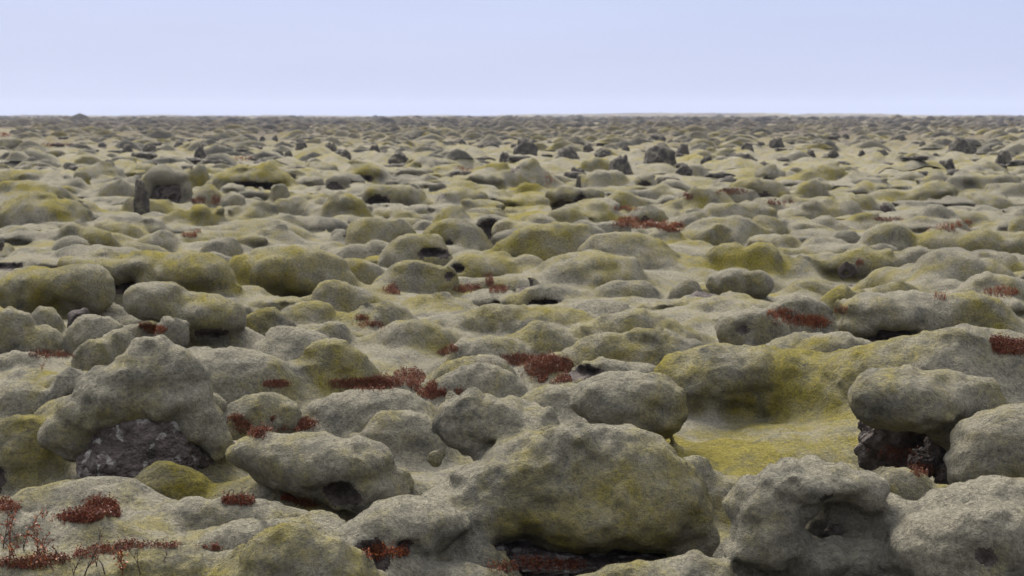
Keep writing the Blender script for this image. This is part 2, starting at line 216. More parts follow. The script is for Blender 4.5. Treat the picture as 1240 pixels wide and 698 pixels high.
# dark bare lava rocks: region, cx, ytop, ybase, width, label
RK = [('A', 450, 165, 195, 60, 'blocky black rock with a notched top, left far ground'), ('A', 528, 158, 183, 52, 'black rock with two horns right of the notched black rock'), ('A', 630, 150, 166, 46, None),
      ('A', 703, 170, 200, 46, None), ('A', 497, 286, 392, 58, 'black rock spire standing left of the hollow boulder'), ('A', 1060, 150, 176, 50, None), ('A', 1160, 158, 184, 46, None), ('A', 925, 132, 146, 26, None), ('A', 968, 128, 150, 22, None), ('A', 1015, 180, 200, 36, None), ('A', 360, 152, 166, 36, None),
      ('B', 690, 143, 196, 96, 'jagged black rock pile on the horizon side, centre'), ('B', 615, 185, 213, 52, None), ('B', 560, 152, 186, 72, None), ('B', 458, 142, 166, 55, None), ('B', 40, 175, 198, 70, None), ('B', 155, 162, 183, 45, None), ('B', 240, 187, 208, 76, None),
      ('B', 835, 172, 208, 92, None), ('B', 910, 156, 186, 42, None), ('B', 965, 178, 205, 62, None), ('B', 1150, 128, 152, 70, 'small black rock arch far off, right of centre'), ('B', 1165, 163, 218, 126, 'wide pile of black rocks in the far ground right of centre'), ('B', 1025, 200, 238, 86, None), ('B', 875, 270, 301, 26, 'little black spike of rock behind the double-humped boulder'),
      ('B', 630, 150, 170, 40, None), ('B', 1040, 165, 182, 34, None), ('B', 870, 240, 256, 70, None), ('B', 770, 148, 160, 30, None), ('B', 10, 155, 185, 30, None), ('B', 190, 178, 196, 40, None),
      ('C', 20, 160, 190, 50, None), ('C', 350, 138, 168, 56, 'lone black rock in the far ground, right'), ('C', 245, 163, 192, 60, None), ('C', 230, 187, 232, 130, 'broad black rock bank with green behind it, right far ground'), ('C', 105, 200, 228, 62, None), ('C', 372, 206, 222, 52, None), ('C', 780, 123, 150, 70, None), ('C', 1005, 134, 188, 116, 'large black flat-topped rock in the right far ground'),
      ('C', 550, 178, 210, 44, 'small two-pronged black rock, right far ground'), ('C', 652, 176, 200, 34, None), ('C', 718, 178, 194, 60, None), ('C', 468, 182, 200, 42, None), ('C', 592, 122, 136, 36, None), ('C', 1215, 108, 124, 30, None), ('C', 910, 190, 208, 30, None), ('C', 950, 210, 236, 70, None), ('C', 815, 220, 240, 70, None), ('C', 25, 232, 256, 60, None), ('C', 1150, 180, 216, 60, None), ('C', 296, 150, 166, 30, None), ('C', 865, 150, 164, 26, None), ('C', 60, 232, 250, 30, None)]

# (blobs [(cx, cy, rx, ry)], colour, density, label)  in photo px
SH = [([(438, 465, 34, 6), (462, 463, 20, 8), (495, 456, 17, 12), (512, 468, 20, 8), (535, 477, 26, 7)], 'r', 1.0, 'long dark red shrub strip along the foot of the broad pale mound'),
      ([(640, 436, 30, 7), (665, 443, 26, 14), (672, 460, 18, 7)], 'r', 1.0, 'large dark red shrub patch in the hollow beside the slotted grey mound'),
      ([(545, 423, 9, 5), (537, 428, 6, 3)], 'r', .9, 'small red shrub patch between two pale mounds in the centre'),
      ([(473, 350, 9, 6), (478, 355, 6, 4)], 'r', .9, 'small red shrub tuft right of the large yellow-green mound'),
      ([(570, 350, 20, 5), (592, 340, 6, 10), (607, 350, 14, 5)], 'r', 1.0, 'red shrub patch below the small smooth grey boulder in the centre'),
      ([(450, 394, 14, 5), (438, 386, 8, 3)], 'r', .8, 'low red shrub patch left of centre above the long pale swells'),
      ([(785, 272, 36, 5), (815, 275, 12, 6), (762, 266, 12, 4)], 'o', .9, 'wide rusty red shrub patch behind the long olive ridge'),
      ([(757, 253, 12, 3)], 'o', .8, 'thin rusty shrub patch right of the grey egg-shaped boulder'),
      ([(335, 466, 15, 4)], 'r', 1.0, 'small red shrub tuft in the dip left of the broad pale mound'),
      ([(345, 518, 28, 5), (330, 508, 8, 8), (372, 512, 12, 5)], 'r', 1.0, 'red shrubs at the foot of the hollowed mound'),
      ([(300, 516, 13, 9), (310, 524, 10, 6), (285, 508, 8, 4)], 'r', .8, 'loose red shrubs right of the knobbly grey moss column'),
      ([(188, 400, 12, 5), (176, 395, 7, 3)], 'o', 1.0, 'bright orange leaves on the crest above the big rock-faced boulder'),
      ([(55, 429, 20, 5), (78, 431, 10, 4)], 'r', .5, 'thin brownish red shrubs under the rock hollows at left'),
      ([(104, 624, 32, 9), (115, 612, 24, 8), (134, 622, 10, 8)], 'r', 1.2, 'rounded bushy red shrub in the left foreground below the rock face'),
      ([(288, 607, 20, 5)], 'r', 1.0, 'left one of two small red tufts on the foreground moss swell'),
      ([(362, 605, 18, 4), (372, 610, 12, 4)], 'r', 1.0, 'right one of two small red tufts on the foreground moss swell'),
      ([(10, 612, 14, 8)], 'r', .8, 'dark red shrub cut by the left edge of the foreground'),
      ([(20, 684, 32, 6), (60, 678, 24, 5), (95, 672, 20, 5), (130, 667, 20, 4), (155, 662, 16, 4), (185, 663, 16, 2), (207, 663, 10, 2)], 'r', .4, 'long thin line of red shrubs along the bottom left crease'),
      ([(240, 666, 10, 2.5), (262, 667, 8, 2.5)], 'r', .8, 'short tail of red shrubs right of the long thin line'),
      ([(1225, 420, 26, 9), (1205, 413, 14, 4)], 'r', 1.2, 'dark red shrub patch at the right edge on the high shoulder'),
      ([(1178, 408, 14, 4)], 'r', .35, 'sparse pinkish shrubs on the crest left of the right edge patch'),
      ([(975, 388, 24, 6), (945, 380, 14, 5), (990, 394, 12, 4)], 'o', 1.0, 'orange-red shrub patch on the mound left of the domed mound with the cave mouth'),
      ([(1018, 376, 8, 5)], 'o', .5, 'faint orange tuft just left of the domed mound with the cave mouth'),
      ([(945, 245, 14, 4)], 'r', .9, 'dark red patch at the right foot of the yellow-capped boulder'), ([(885, 232, 18, 4)], 'r', .6, 'red-brown patch along the slope below the yellow-capped boulder'),
      ([(833, 238, 10, 5)], 'r', .7, 'brownish red patch left of the yellow-capped boulder'), ([(1076, 266, 15, 2.5)], 'r', 1.0, 'thin flat red patch left of the plump dark grey boulder'),
      ([(1155, 275, 20, 5), (1170, 270, 10, 3)], 'o', .4, 'faint rusty patch on the ridge right of the plump dark grey boulder'), ([(1104, 308, 14, 3)], 'o', .7, 'small rusty patch below the small dark-fronted boulder at right'),
      ([(1215, 354, 24, 6)], 'o', .5, 'faint orange patch on the mound near the right edge'), ([(1138, 360, 10, 5)], 'o', .3, 'sparse pale orange twigs on the swell at right'),
      ([(230, 285, 9, 3), (240, 282, 5, 2)], 'o', .9, 'small orange patch behind the large yellow-green mound'), ([(240, 243, 10, 4)], 'r', .9, 'dark red patch at the foot of the hollow boulder'), ([(262, 242, 7, 6)], 'o', .6, 'rusty patch under the long arched boulder'),
      ([(70, 175, 18, 2.5)], 'r', .8, 'far red streak near the left edge'), ([(5, 163, 7, 3)], 'o', .9, 'orange patch on top of the farthest mound at the left edge'), ([(665, 215, 5, 8)], 'o', .4, 'rusty streak down the peaked mound'), ([(295, 192, 12, 3)], 'o', .5, 'far rusty patch left of centre'),
      ([(560, 205, 8, 3)], 'o', .6, 'rusty tuft behind the centre boulders'), ([(1045, 320, 8, 5)], 'r', .7, 'dark red tuft beside the little black rocks at right'),
      ([(650, 684, 26, 7), (610, 690, 16, 5), (690, 686, 16, 6)], 'r', .25, 'dark red stems in the gap under the largest central boulder'), ([(455, 668, 12, 10), (480, 672, 10, 6)], 'o', .4, 'orange-brown twigs in the rusty hollow of the foreground slope'),
      ([(1085, 548, 20, 9), (1110, 570, 18, 8)], 'r', .3, 'thin red-brown stems inside the cave of the big boulder')]
# hand-seen colour patches on the moss (photo px: cx, cy, rx, ry, strength) + yellow, - grey
PATCH = [(890, 545, 105, 45, 1.4), (860, 590, 90, 20, 1.0), (960, 560, 60, 30, .9), (960, 470, 90, 40, .8), (60, 520, 60, 25, .6), (140, 560, 80, 16, .5), (200, 590, 60, 16, .7), (470, 545, 50, 20, .6), (560, 680, 60, 20, .3), (150, 690, 100, 12, .5),
         (345, 345, 70, 30, .6), (60, 345, 80, 30, .6), (130, 325, 70, 14, .7), (890, 320, 80, 12, .8), (760, 360, 100, 20, .3), (600, 440, 90, 20, -.4), (450, 480, 120, 25, -.4), (60, 610, 100, 20, -.5), (280, 660, 160, 18, -.5), (700, 420, 80, 20, -.2), (240, 420, 80, 30, -.3),
         (300, 215, 60, 12, .6), (40, 235, 60, 12, .7), (620, 240, 60, 16, .5), (1000, 220, 90, 20, .4), (640, 255, 60, 8, .5), (500, 620, 40, 20, .4), (640, 425, 40, 10, .5), (1140, 420, 60, 20, .3), (930, 440, 80, 18, .2)]

# ------------------------------------------------------------------ resolve the tables to world places
def px(rg, x, y):
    x0, y0, s = RG[rg]; return x0 + x / s, y0 + y / s
random.seed(4)
MR = []
for i, (rg, cx, yt, yb, w_, tint, o) in enumerate(M):
    s = RG[rg][2]; u, vt = px(rg, cx, yt); _, vb = px(rg, cx, yb); wp = w_ / s
    front = on_ground(u, vb)
    Yf = front[1]
    asp = (vb - vt) / wp
    dr = o.get('d', .55)
    a = wp / 2 * Yf / F
    b = a * 2 * dr * .5 * random.uniform(.95, 1.1)
    b = min(b, max(.25, .10 * Yf))
    Yc = Yf + b * .85
    a = wp / 2 * Yc / F
    top = at_dist(u, vt, Yc)
    zt = max(top[2], .05)
    MR.append(dict(i=i, rg=rg, u=u, vt=vt, vb=vb, wp=wp, x=top[0], Y=Yc, Yf=Yf, a=a, b=b, zt=zt, tint=tint, o=o))

# ------------------------------------------------------------------ ground height
def pillows(x, y, cell, seed, amp, cover=.85, k=.06):
    wx = x + .35 * cell * vnoise(x / cell * .9, y / cell * .9, np.zeros_like(x) + seed, seed)
    wy = y + .35 * cell * vnoise(x / cell * .9, y / cell * .9, np.zeros_like(x) + seed + 9, seed)
    gx, gy = np.floor(wx / cell), np.floor(wy / cell)
    r = np.zeros_like(x)
    for dx in (-1, 0, 1):
        for dy in (-1, 0, 1):
            ix, iy = gx + dx, gy + dy; z = ix * 0
            cx_ = (ix + .5 + .7 * (_h(ix, iy, z, seed + 1) - .5)) * cell; cy_ = (iy + .5 + .7 * (_h(ix, iy, z, seed + 2) - .5)) * cell
            an = (_h(ix, iy, z, seed + 3) - .5) * 1.6; el = .7 + .7 * _h(ix, iy, z, seed + 4)
            hh = (.25 + .75 * _h(ix, iy, z, seed + 5)) * (_h(ix, iy, z, seed + 6) < cover)
            ddx, ddy = wx - cx_, wy - cy_
            ca, sa = np.cos(an), np.sin(an)
            lx, ly = (ddx * ca + ddy * sa) / el, (-ddx * sa + ddy * ca) * (el * .8 + .35)
            q = 1 - (lx * lx + ly * ly) / (cell * .72) ** 2
            dome = amp * hh * np.maximum(q, 0) ** .62
            r = smax(r, dome, k * amp * 4)
    return r
def height(x, y):
    d = np.sqrt(x * x + y * y)
    z0 = np.zeros_like(x)
    h = .16 * fbm(x * .22, y * .22, z0, 3, 3) * sstep(6, 25, d) + .05 * fbm(x * .8, y * .8, z0 + 4, 2, 5)
    mid = sstep(14, 40, d)
    h = h + pillows(x, y, 1.45, 11, .22 + .22 * mid) + pillows(x + 3, y + 7, .66, 23, .05 + .09 * mid, .7)
    far = sstep(35, 90, d)
    h = h + pillows(x + 9, y, 2.9, 37, .20 + .55 * far, .7)
    vf = sstep(180, 600, d)
    h = h + vf * (1.1 * fbm(x * .012, y * .03, z0, 4, 51) + .2) + sstep(900, 2600, d) * (2.3 + 2.4 * fbm(x * .0022, y * .001, z0, 4, 61) + 2.6 * fbm(x * .02, y * .004, z0, 3, 71) + 4.0 * np.exp(-((x / np.maximum(d, 1) - .09) / .12) ** 2))
    h = h + .035 * np.abs(vnoise(x * 2.1, y * 2.1, z0)) - .22 - .1 * far
    return h
# grid: fine inside the field of view, coarse all round
ang_f = np.linspace(R(-24), R(24), 440)
side = R(24) + (math.pi - R(24)) * (np.linspace(0, 1, 60)[1:] ** 1.7)
ANG = np.concatenate([-side[::-1], ang_f, side])
rows = [0.6]
while rows[-1] < 2800:
    q = rows[-1]; rows.append(q * (1.12 if q < 5.5 else 1.006 if q < 25 else 1.0095 if q < 420 else 1.03))
ROW = np.array(rows); LR = np.log(ROW)
AA, RR = np.meshgrid(ANG, ROW)
GX, GY = np.sin(AA) * RR, np.cos(AA) * RR
GZ = height(GX.ravel(), GY.ravel()).reshape(GX.shape)
rm = GZ[:, 60:-60].mean(1); rm = np.convolve(np.pad(rm, 20, 'edge'), np.ones(41) / 41, 'valid')
lev = np.interp(ROW, [0, 12, 30, 200, 900], [1, 1, 1, 1, 0]); GZ -= ((rm + np.interp(ROW, [0, 9, 14, 90, 200], [.03, .06, .14, .14, .02])) * lev)[:, None]
# the ground swells up under every mound and is worn down in front of it
for q in MR:
    hh = q['zt']; k = q['o'].get('k', 1.0)
    aa, bb = q['a'] * 1.25, q['b'] * 1.3
    j0 = np.searchsorted(ANG, math.atan2(q['x'] - 3 * aa, q['Y'])); j1 = np.searchsorted(ANG, math.atan2(q['x'] + 3 * aa, q['Y']))
    i0 = np.searchsorted(ROW, max(.6, q['Y'] - 3 * bb - 1)); i1 = np.searchsorted(ROW, q['Y'] + 3 * bb + 2)
    sx, sy = GX[i0:i1, j0:j1], GY[i0:i1, j0:j1]
    e = ((sx - q['x']) / aa) ** 2 + ((sy - (q['Y'] + .35 * q['b'])) / bb) ** 2
    wgt = np.exp(-e * 1.3)
    base = GZ[i0:i1, j0:j1]
    GZ[i0:i1, j0:j1] = base * (1 - .5 * wgt) - .05 * wgt + wgt * min(.3, .17 * hh) * (.5 + .5 * k)
    if k < .6:
        e = ((sx - q['x']) / (q['a'] * .8)) ** 2 + ((sy - (q['Yf'] + .35 * q['b'])) / (.45 * q['b'] + .05)) ** 2
        GZ[i0:i1, j0:j1] -= np.exp(-e * 1.4) * min(.22, .30 * hh) * (1.1 - k)
    for (cx_, cy_, cw, ch, dep) in q['o'].get('cav', []):
        s = RG[q['rg']][2]; u, v = px(q['rg'], cx_, cy_ + ch * .4)
        if abs(v - q['vb']) > .45 * (q['vb'] - q['vt']): continue
        p = at_dist(u, v, q['Yf'] + .25 * q['b']); ra = cw / s / 2 * q['Yf'] / F
        e = ((sx - p[0]) / ra) ** 2 + ((sy - p[1]) / (.6 * q['b'] + .05)) ** 2
        GZ[i0:i1, j0:j1] -= np.exp(-e ** 1.5) * min(.3, .35 * hh)
for (u, v, hw, dep, hd) in [(155, 368, 28, .25, .8), (12, 412, 28, .25, .8), (165, 582, 60, .25, .4), (650, 664, 130, .34, .5), (790, 662, 60, .25, .4), (1075, 560, 45, .3, .5), (975, 493, 50, .07, .6), (90, 590, 30, .22, .4), (150, 412, 30, .2, .8), (745, 530, 50, .22, .6), (150, 592, 60, .12, .3), (20, 418, 30, .2, .8), (1070, 408, 36, .2, .8), (1130, 695, 60, .2, .4), (990, 655, 30, .12, .3)]:
    p = on_ground(u, v); j0 = np.searchsorted(ANG, math.atan2(p[0] - 3 * hw * p[1] / F, p[1])); j1 = np.searchsorted(ANG, math.atan2(p[0] + 3 * hw * p[1] / F, p[1]))
    i0 = np.searchsorted(ROW, p[1] - 2.5 * hd); i1 = np.searchsorted(ROW, p[1] + 3 * hd)
    GZ[i0:i1, j0:j1] -= dep * np.exp(-(((GX[i0:i1, j0:j1] - p[0]) / (hw * p[1] / F)) ** 2 + ((GY[i0:i1, j0:j1] - p[1] - .4 * hd) / hd) ** 2) ** 1.4)
def groundz(x, y):
    an = np.arctan2(x, y); lr = np.log(np.maximum(np.sqrt(x * x + y * y), .61))
    fa = np.interp(an, ANG, np.arange(len(ANG))); fr = np.interp(lr, LR, np.arange(len(ROW)))
    a0 = np.clip(fa.astype(int), 0, len(ANG) - 2); r0 = np.clip(fr.astype(int), 0, len(ROW) - 2)
    ta, tr = fa - a0, fr - r0
    return (GZ[r0, a0] * (1 - ta) + GZ[r0, a0 + 1] * ta) * (1 - tr) + (GZ[r0 + 1, a0] * (1 - ta) + GZ[r0 + 1, a0 + 1] * ta) * tr

# ------------------------------------------------------------------ mesh and tag helpers
def np_mesh(name, V, Fc, attrs=None, smooth=True):
    me = bpy.data.meshes.new(name)
    V = np.asarray(V, np.float32); Fc = np.asarray(Fc, np.int32); n = Fc.shape[1]
    me.vertices.add(len(V)); me.vertices.foreach_set('co', V.ravel())
    me.loops.add(Fc.size); me.loops.foreach_set('vertex_index', Fc.ravel())
    me.polygons.add(len(Fc)); me.polygons.foreach_set('loop_start', np.arange(0, Fc.size, n, dtype=np.int32))
    me.polygons.foreach_set('loop_total', np.full(len(Fc), n, np.int32))
    if smooth: me.polygons.foreach_set('use_smooth', np.ones(len(Fc), bool))
    me.update(calc_edges=True)
    for k, v in (attrs or {}).items():
        a = me.attributes.new(k, 'FLOAT', 'POINT'); a.data.foreach_set('value', np.asarray(v, np.float32))
    return me
def obj(name, me, mat=None, parent=None, loc=None):
    o = bpy.data.objects.new(name, me); COL.objects.link(o)
    if mat and me and not me.materials: me.materials.append(mat)
    if parent: o.parent = parent
    if loc is not None: o.location = loc
    return o
def tag(o, label=None, cat=None, group=None, kind=None):
    for k, v in (('label', label), ('category', cat), ('group', group), ('kind', kind)):
        if v: o[k] = v
    return o
def patch_tint(x, y, z):
    u, v = PW / 2 + F * x / np.maximum(y * CP - (z - CAMZ) * SP, .1), PH / 2 - F * (y * SP + (z - CAMZ) * CP) / np.maximum(y * CP - (z - CAMZ) * SP, .1)
    return u, v
PG = []
for (u, v, rx, ry, st) in PATCH:                       # patches become ellipses on the ground, in metres
    c = on_ground(u, v, .1); f_ = on_ground(u, v - ry, .1)[1]; n_ = on_ground(u, v + ry, .1)[1]
    PG.append((c[0], (f_ + n_) / 2, rx * c[1] / F, (f_ - n_) / 2 + .15, st))
def tint_at(x, y):
    t = np.zeros_like(x)
    for (cx_, cy_, rx, ry, st) in PG:
        t = t + st * np.exp(-(((x - cx_) / rx) ** 2 + ((y - cy_) / ry) ** 2) * 1.2)
    return t

# ------------------------------------------------------------------ materials
def new_mat(name):
    mt = bpy.data.materials.new(name); mt.use_nodes = True; nt = mt.node_tree; nt.nodes.clear()
    return mt, nt, nt.nodes.new, nt.links.new
def moss_mat():
    mt, nt, N, L = new_mat('moss')
    out = N('ShaderNodeOutputMaterial'); b = N('ShaderNodeBsdfPrincipled'); L(b.outputs[0], out.inputs[0])
    g = N('ShaderNodeNewGeometry')
    def noise(sc, det=3, rough=.6, dist=0):
        n = N('ShaderNodeTexNoise'); n.inputs['Scale'].default_value = sc; n.inputs['Detail'].default_value = det; n.inputs['Roughness'].default_value = rough; n.inputs['Distortion'].default_value = dist
        L(g.outputs['Position'], n.inputs['Vector']); return n.outputs[0]
    def mr(x, a, b_, c=0, d=1):
        r = N('ShaderNodeMapRange'); r.clamp = True; L(x, r.inputs[0])
        for i, v in enumerate((a, b_, c, d)): r.inputs[i + 1].default_value = v
        return r.outputs[0]
    def mth(op, a, b_=None):
        q = N('ShaderNodeMath'); q.operation = op
        for i, v in enumerate((a, b_)):
            if v is None: continue
            if isinstance(v, (int, float)): q.inputs[i].default_value = v
            else: L(v, q.inputs[i])
        return q.outputs[0]
    def mix(f, a, b_, typ='MIX'):
        q = N('ShaderNodeMix'); q.data_type = 'RGBA'; q.blend_type = typ
        if isinstance(f, (int, float)): q.inputs[0].default_value = f
        else: L(f, q.inputs[0])
        for i, v in ((6, a), (7, b_)):
            if isinstance(v, tuple): q.inputs[i].default_value = v + (1,)
            else: L(v, q.inputs[i])
        return q.outputs[2]
    at = N('ShaderNodeAttribute'); at.attribute_name = 'tint'
    big = noise(.9, 4, .62, .6); midn = noise(4.5, 4, .65, .3); fine = noise(38, 4, .7); grain = noise(150, 2, .7)
    yel = mth('ADD', mth('ADD', at.outputs['Fac'], mr(big, .3, .7, -.6, .6)), mr(midn, .3, .7, -.38, .38))
    yel = mth('ADD', yel, mr(fine, .3, .7, -.2, .2))
    yf = mr(yel, .22, 1.15)
    GREY, YEL = (.170, .156, .120), (.146, .122, .020)
    c = mix(yf, GREY, YEL)
    dk = mr(noise(2.6, 5, .7, .5), .50, .72)                        # older blackish-grey growth in blotches
    c = mix(mth('MULTIPLY', dk, .8), c, (.050, .050, .048))
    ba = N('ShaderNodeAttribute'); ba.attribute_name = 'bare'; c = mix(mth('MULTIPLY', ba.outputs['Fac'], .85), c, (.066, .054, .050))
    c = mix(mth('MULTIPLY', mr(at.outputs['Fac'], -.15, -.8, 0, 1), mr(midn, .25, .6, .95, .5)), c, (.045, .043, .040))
    gr = mr(fine, .33, .68, .55, 1.25); c2 = N('ShaderNodeVectorMath'); c2.operation = 'SCALE'; L(c, c2.inputs[0]); L(gr, c2.inputs['Scale'])
    gr2 = mr(grain, .3, .7, .68, 1.28); c3 = N('ShaderNodeVectorMath'); c3.operation = 'SCALE'; L(c2.outputs[0], c3.inputs[0]); L(gr2, c3.inputs['Scale'])
    L(c3.outputs[0], b.inputs['Base Color'])
    b.inputs['Roughness'].default_value = .95; b.inputs['Specular IOR Level'].default_value = 0.0
    L(mth('MAXIMUM', mth('SUBTRACT', .09, mth('MULTIPLY', ba.outputs['Fac'], .25)), 0.0), b.inputs['Sheen Weight']); b.inputs['Sheen Roughness'].default_value = .55; b.inputs['Sheen Tint'].default_value = (.92, .93, .86, 1)
    hsum = mth('ADD', mth('MULTIPLY', midn, .06), mth('ADD', mth('MULTIPLY', fine, .045), mth('MULTIPLY', grain, .018)))
    bp = N('ShaderNodeBump'); bp.inputs['Strength'].default_value = .9; bp.inputs['Distance'].default_value = 1.0; L(hsum, bp.inputs['Height']); L(bp.outputs[0], b.inputs['Normal'])
    return mt
def rock_mat(name, c1, c2, c3, lich=.0, scale=1.0):
    mt, nt, N, L = new_mat(name)
    out = N('ShaderNodeOutputMaterial'); b = N('ShaderNodeBsdfPrincipled'); L(b.outputs[0], out.inputs[0])
    g = N('ShaderNodeNewGeometry')
    n1 = N('ShaderNodeTexNoise'); n1.inputs['Scale'].default_value = 9 * scale; n1.inputs['Detail'].default_value = 6; n1.inputs['Roughness'].default_value = .7; L(g.outputs['Position'], n1.inputs['Vector'])
    n2 = N('ShaderNodeTexNoise'); n2.inputs['Scale'].default_value = 60 * scale; n2.inputs['Detail'].default_value = 4; L(g.outputs['Position'], n2.inputs['Vector'])
    r = N('ShaderNodeValToRGB'); L(n1.outputs[0], r.inputs[0]); e = r.color_ramp.elements
    e[0].position = .36; e[0].color = c1 + (1,); e[1].position = .66; e[1].color = c3 + (1,); m_ = r.color_ramp.elements.new(.5); m_.color = c2 + (1,)
    col = r.outputs[0]
    if lich:
        v = N('ShaderNodeTexNoise'); v.inputs['Scale'].default_value = 17; v.inputs['Detail'].default_value = 5; v.inputs['Distortion'].default_value = .4; L(g.outputs['Position'], v.inputs['Vector'])
        q = N('ShaderNodeMapRange'); q.inputs[1].default_value = .56; q.inputs[2].default_value = .66; q.inputs[4].default_value = lich; L(v.outputs[0], q.inputs[0])
        x = N('ShaderNodeMix'); x.data_type = 'RGBA'; L(q.outputs[0], x.inputs[0]); L(col, x.inputs[6]); x.inputs[7].default_value = (.28, .27, .25, 1); col = x.outputs[2]
    L(col, b.inputs['Base Color']); b.inputs['Roughness'].default_value = .9; b.inputs['Specular IOR Level'].default_value = .2
    bp = N('ShaderNodeBump'); bp.inputs['Distance'].default_value = .03; bp.inputs['Strength'].default_value = 1
    ad = N('ShaderNodeMath'); ad.operation = 'ADD'; L(n1.outputs[0], ad.inputs[0]); L(n2.outputs[0], ad.inputs[1]); L(ad.outputs[0], bp.inputs['Height']); L(bp.outputs[0], b.inputs['Normal'])
    return mt
def leaf_mat(name, cols):
    mt, nt, N, L = new_mat(name)
    out = N('ShaderNodeOutputMaterial'); b = N('ShaderNodeBsdfPrincipled'); L(b.outputs[0], out.inputs[0])
    g = N('ShaderNodeNewGeometry'); r = N('ShaderNodeValToRGB'); L(g.outputs['Random Per Island'], r.inputs[0])
    r.color_ramp.interpolation = 'CONSTANT'; e = r.color_ramp.elements; e[0].color = cols[0] + (1,); e[1].position = 1 / len(cols); e[1].color = cols[1] + (1,)
    for i in range(2, len(cols)): q = r.color_ramp.elements.new(i / len(cols)); q.color = cols[i] + (1,)
    L(r.outputs[0], b.inputs['Base Color']); b.inputs['Roughness'].default_value = .6; b.inputs['Specular IOR Level'].default_value = .3
    return mt
MOSS = moss_mat()
LAVA = rock_mat('lava', (.018, .014, .013), (.045, .036, .033), (.09, .077, .07))
BROWN = rock_mat('brown_rock', (.028, .022, .021), (.070, .056, .053), (.125, .105, .10), lich=.75)
FARROCK = rock_mat('far_lava', (.016, .014, .013), (.040, .035, .030), (.10, .092, .066), scale=.4)
RED = leaf_mat('red_leaves', [(.11, .020, .010), (.16, .036, .012), (.06, .014, .010), (.13, .055, .020), (.08, .024, .014)])
ORANGE = leaf_mat('orange_leaves', [(.20, .05, .012), (.17, .030, .010), (.12, .02, .010), (.25, .085, .02)])
TWIG = rock_mat('twig_bark', (.055, .028, .02), (.10, .045, .028), (.17, .07, .035))
TWIGD = rock_mat('grey_twig_bark', (.03, .022, .02), (.055, .04, .035), (.09, .07, .06))

# ------------------------------------------------------------------ mounds
def cube_sphere(n):
    t = np.tan(np.linspace(-1, 1, n + 1) * math.pi / 4)
    A, B = np.meshgrid(t, t); one = np.ones_like(A)
    faces, verts, off = [], [], 0
    idx = np.arange((n + 1) ** 2).reshape(n + 1, n + 1)
    q = np.stack([idx[:-1, :-1], idx[:-1, 1:], idx[1:, 1:], idx[1:, :-1]], -1).reshape(-1, 4)
    for P, fl in (((A, B, one), 0), ((one, A, B), 0), ((-one, B, A), 0), ((B, one, A), 0), ((A, -one, B), 0)):
        verts.append(np.stack([p.ravel() for p in P], 1)); faces.append((q[:, ::-1] if fl else q) + off); off += (n + 1) ** 2
    Vv = np.concatenate(verts); Fq = np.concatenate(faces)
    Vv = Vv / np.linalg.norm(Vv, axis=1)[:, None]
    key = np.round(Vv * 1e5).astype(np.int64); _, first, inv = np.unique(key, axis=0, return_index=True, return_inverse=True)
    return Vv[first], inv.ravel()[Fq]
CS = {}
def ell(P, c, r):
    q = (P - c) / r; k0 = np.linalg.norm(q, axis=-1); k1 = np.linalg.norm(q / r, axis=-1) + 1e-9
    return k0 * (k0 - 1) / k1
def make_lobes(q):
    o = q['o']; rg = q['rg']; s = RG[rg][2]; i = q['i']
    a, b, zt, Yc = q['a'], q['b'], q['zt'], q['Y']
    size = min(a, zt + b)
    g0 = float(groundz(np.array([q['x']]), np.array([Yc]))[0])
    lobes = []
    if 'lobes' in o:
        for (lx, ly, lw, lh, back) in o['lobes']:
            Y = Yc + back * 2 * a; u, v = px(rg, lx, ly); p = at_dist(u, v, Y)
            ra, rc = lw / s / 2 * Y / F, lh / s / 2 * Y / F
            lobes.append((p, np.array([ra, min(b, max(ra * .8, .5 * b)), rc * 1.03])))
    else:
        kq = o.get('k', 1.0)
        zc = max(g0 + (.5 if kq <= .25 else .36 if kq <= .35 else .1 if kq < .6 else -.05) * (zt - g0), zt - 1.2 * max(a, b))
        lobes.append((np.array([q['x'], Yc, zc]), np.array([a, b, zt - zc])))
        rs = random.Random(i * 17 + 3)                       # smaller lumps make the outline uneven
        for _ in range(rs.choice((1, 2, 3))):
            t = rs.uniform(-.55, .55); f_ = rs.uniform(.45, .7)
            lobes.append((np.array([q['x'] + t * a, Yc + rs.uniform(-.3, .5) * b, zc + (zt - zc) * (1 - t * t) * rs.uniform(0, .35)]), np.array([a * f_, b * f_ * 1.1, (zt - zc) * rs.uniform(.55, .72)])))
    kf = o.get('k', 1.0)
    if kf > .2 and 'lobes' not in o: lobes.append((np.array([q['x'], Yc + (.35 if kf >= .45 else .6) * b, g0 - .05]), np.array([a * 1.3, b * 1.15, .05 + .58 * max(zt - g0, .1)])))
    elif kf > .2 and kf < .5 and a < 1.2: lobes.append((np.array([q['x'], Yc + .6 * b, g0 - .05]), np.array([a * 1.25, b * .9, .05 + .5 * max(zt - g0, .1)])))
    q['size'], q['g0'], q['lobes'], q['kf'] = size, g0, lobes, kf
    q['kl'] = (.24 if 'lobes' in o else .35) * min(r[1].min() for r in lobes) + .01
for q in MR:
    make_lobes(q)
    if q['tint'] <= .15 and q['kf'] <= .3 and q['Y'] > 24: q['tint'] = -.6
def lobe_field(q, P):
    d = None
    for (c, r) in q['lobes']:
        e = ell(P, c, r); d = e if d is None else smin(d, e, q['kl'])
    return d
def world_noise(P, detail=1.0):
    f_ = sstep(12, 40, P[:, 1])
    x, y, z = P[:, 0], P[:, 1], P[:, 2]
    n = (.075 + .05 * f_) * fbm(x * 1.1, y * 1.1, z * 1.6, 2, 101)
    n = n + (.085 + .08 * f_) * (np.sqrt(vnoise(x * 2.1 + .4, y * 2.1, z * 2.6, 141) ** 2 + .002) - .25)
    n = n + .034 * fbm(x * 5.2 + 7.3, y * 5.2, z * 5.2, 2, 203)
    return n
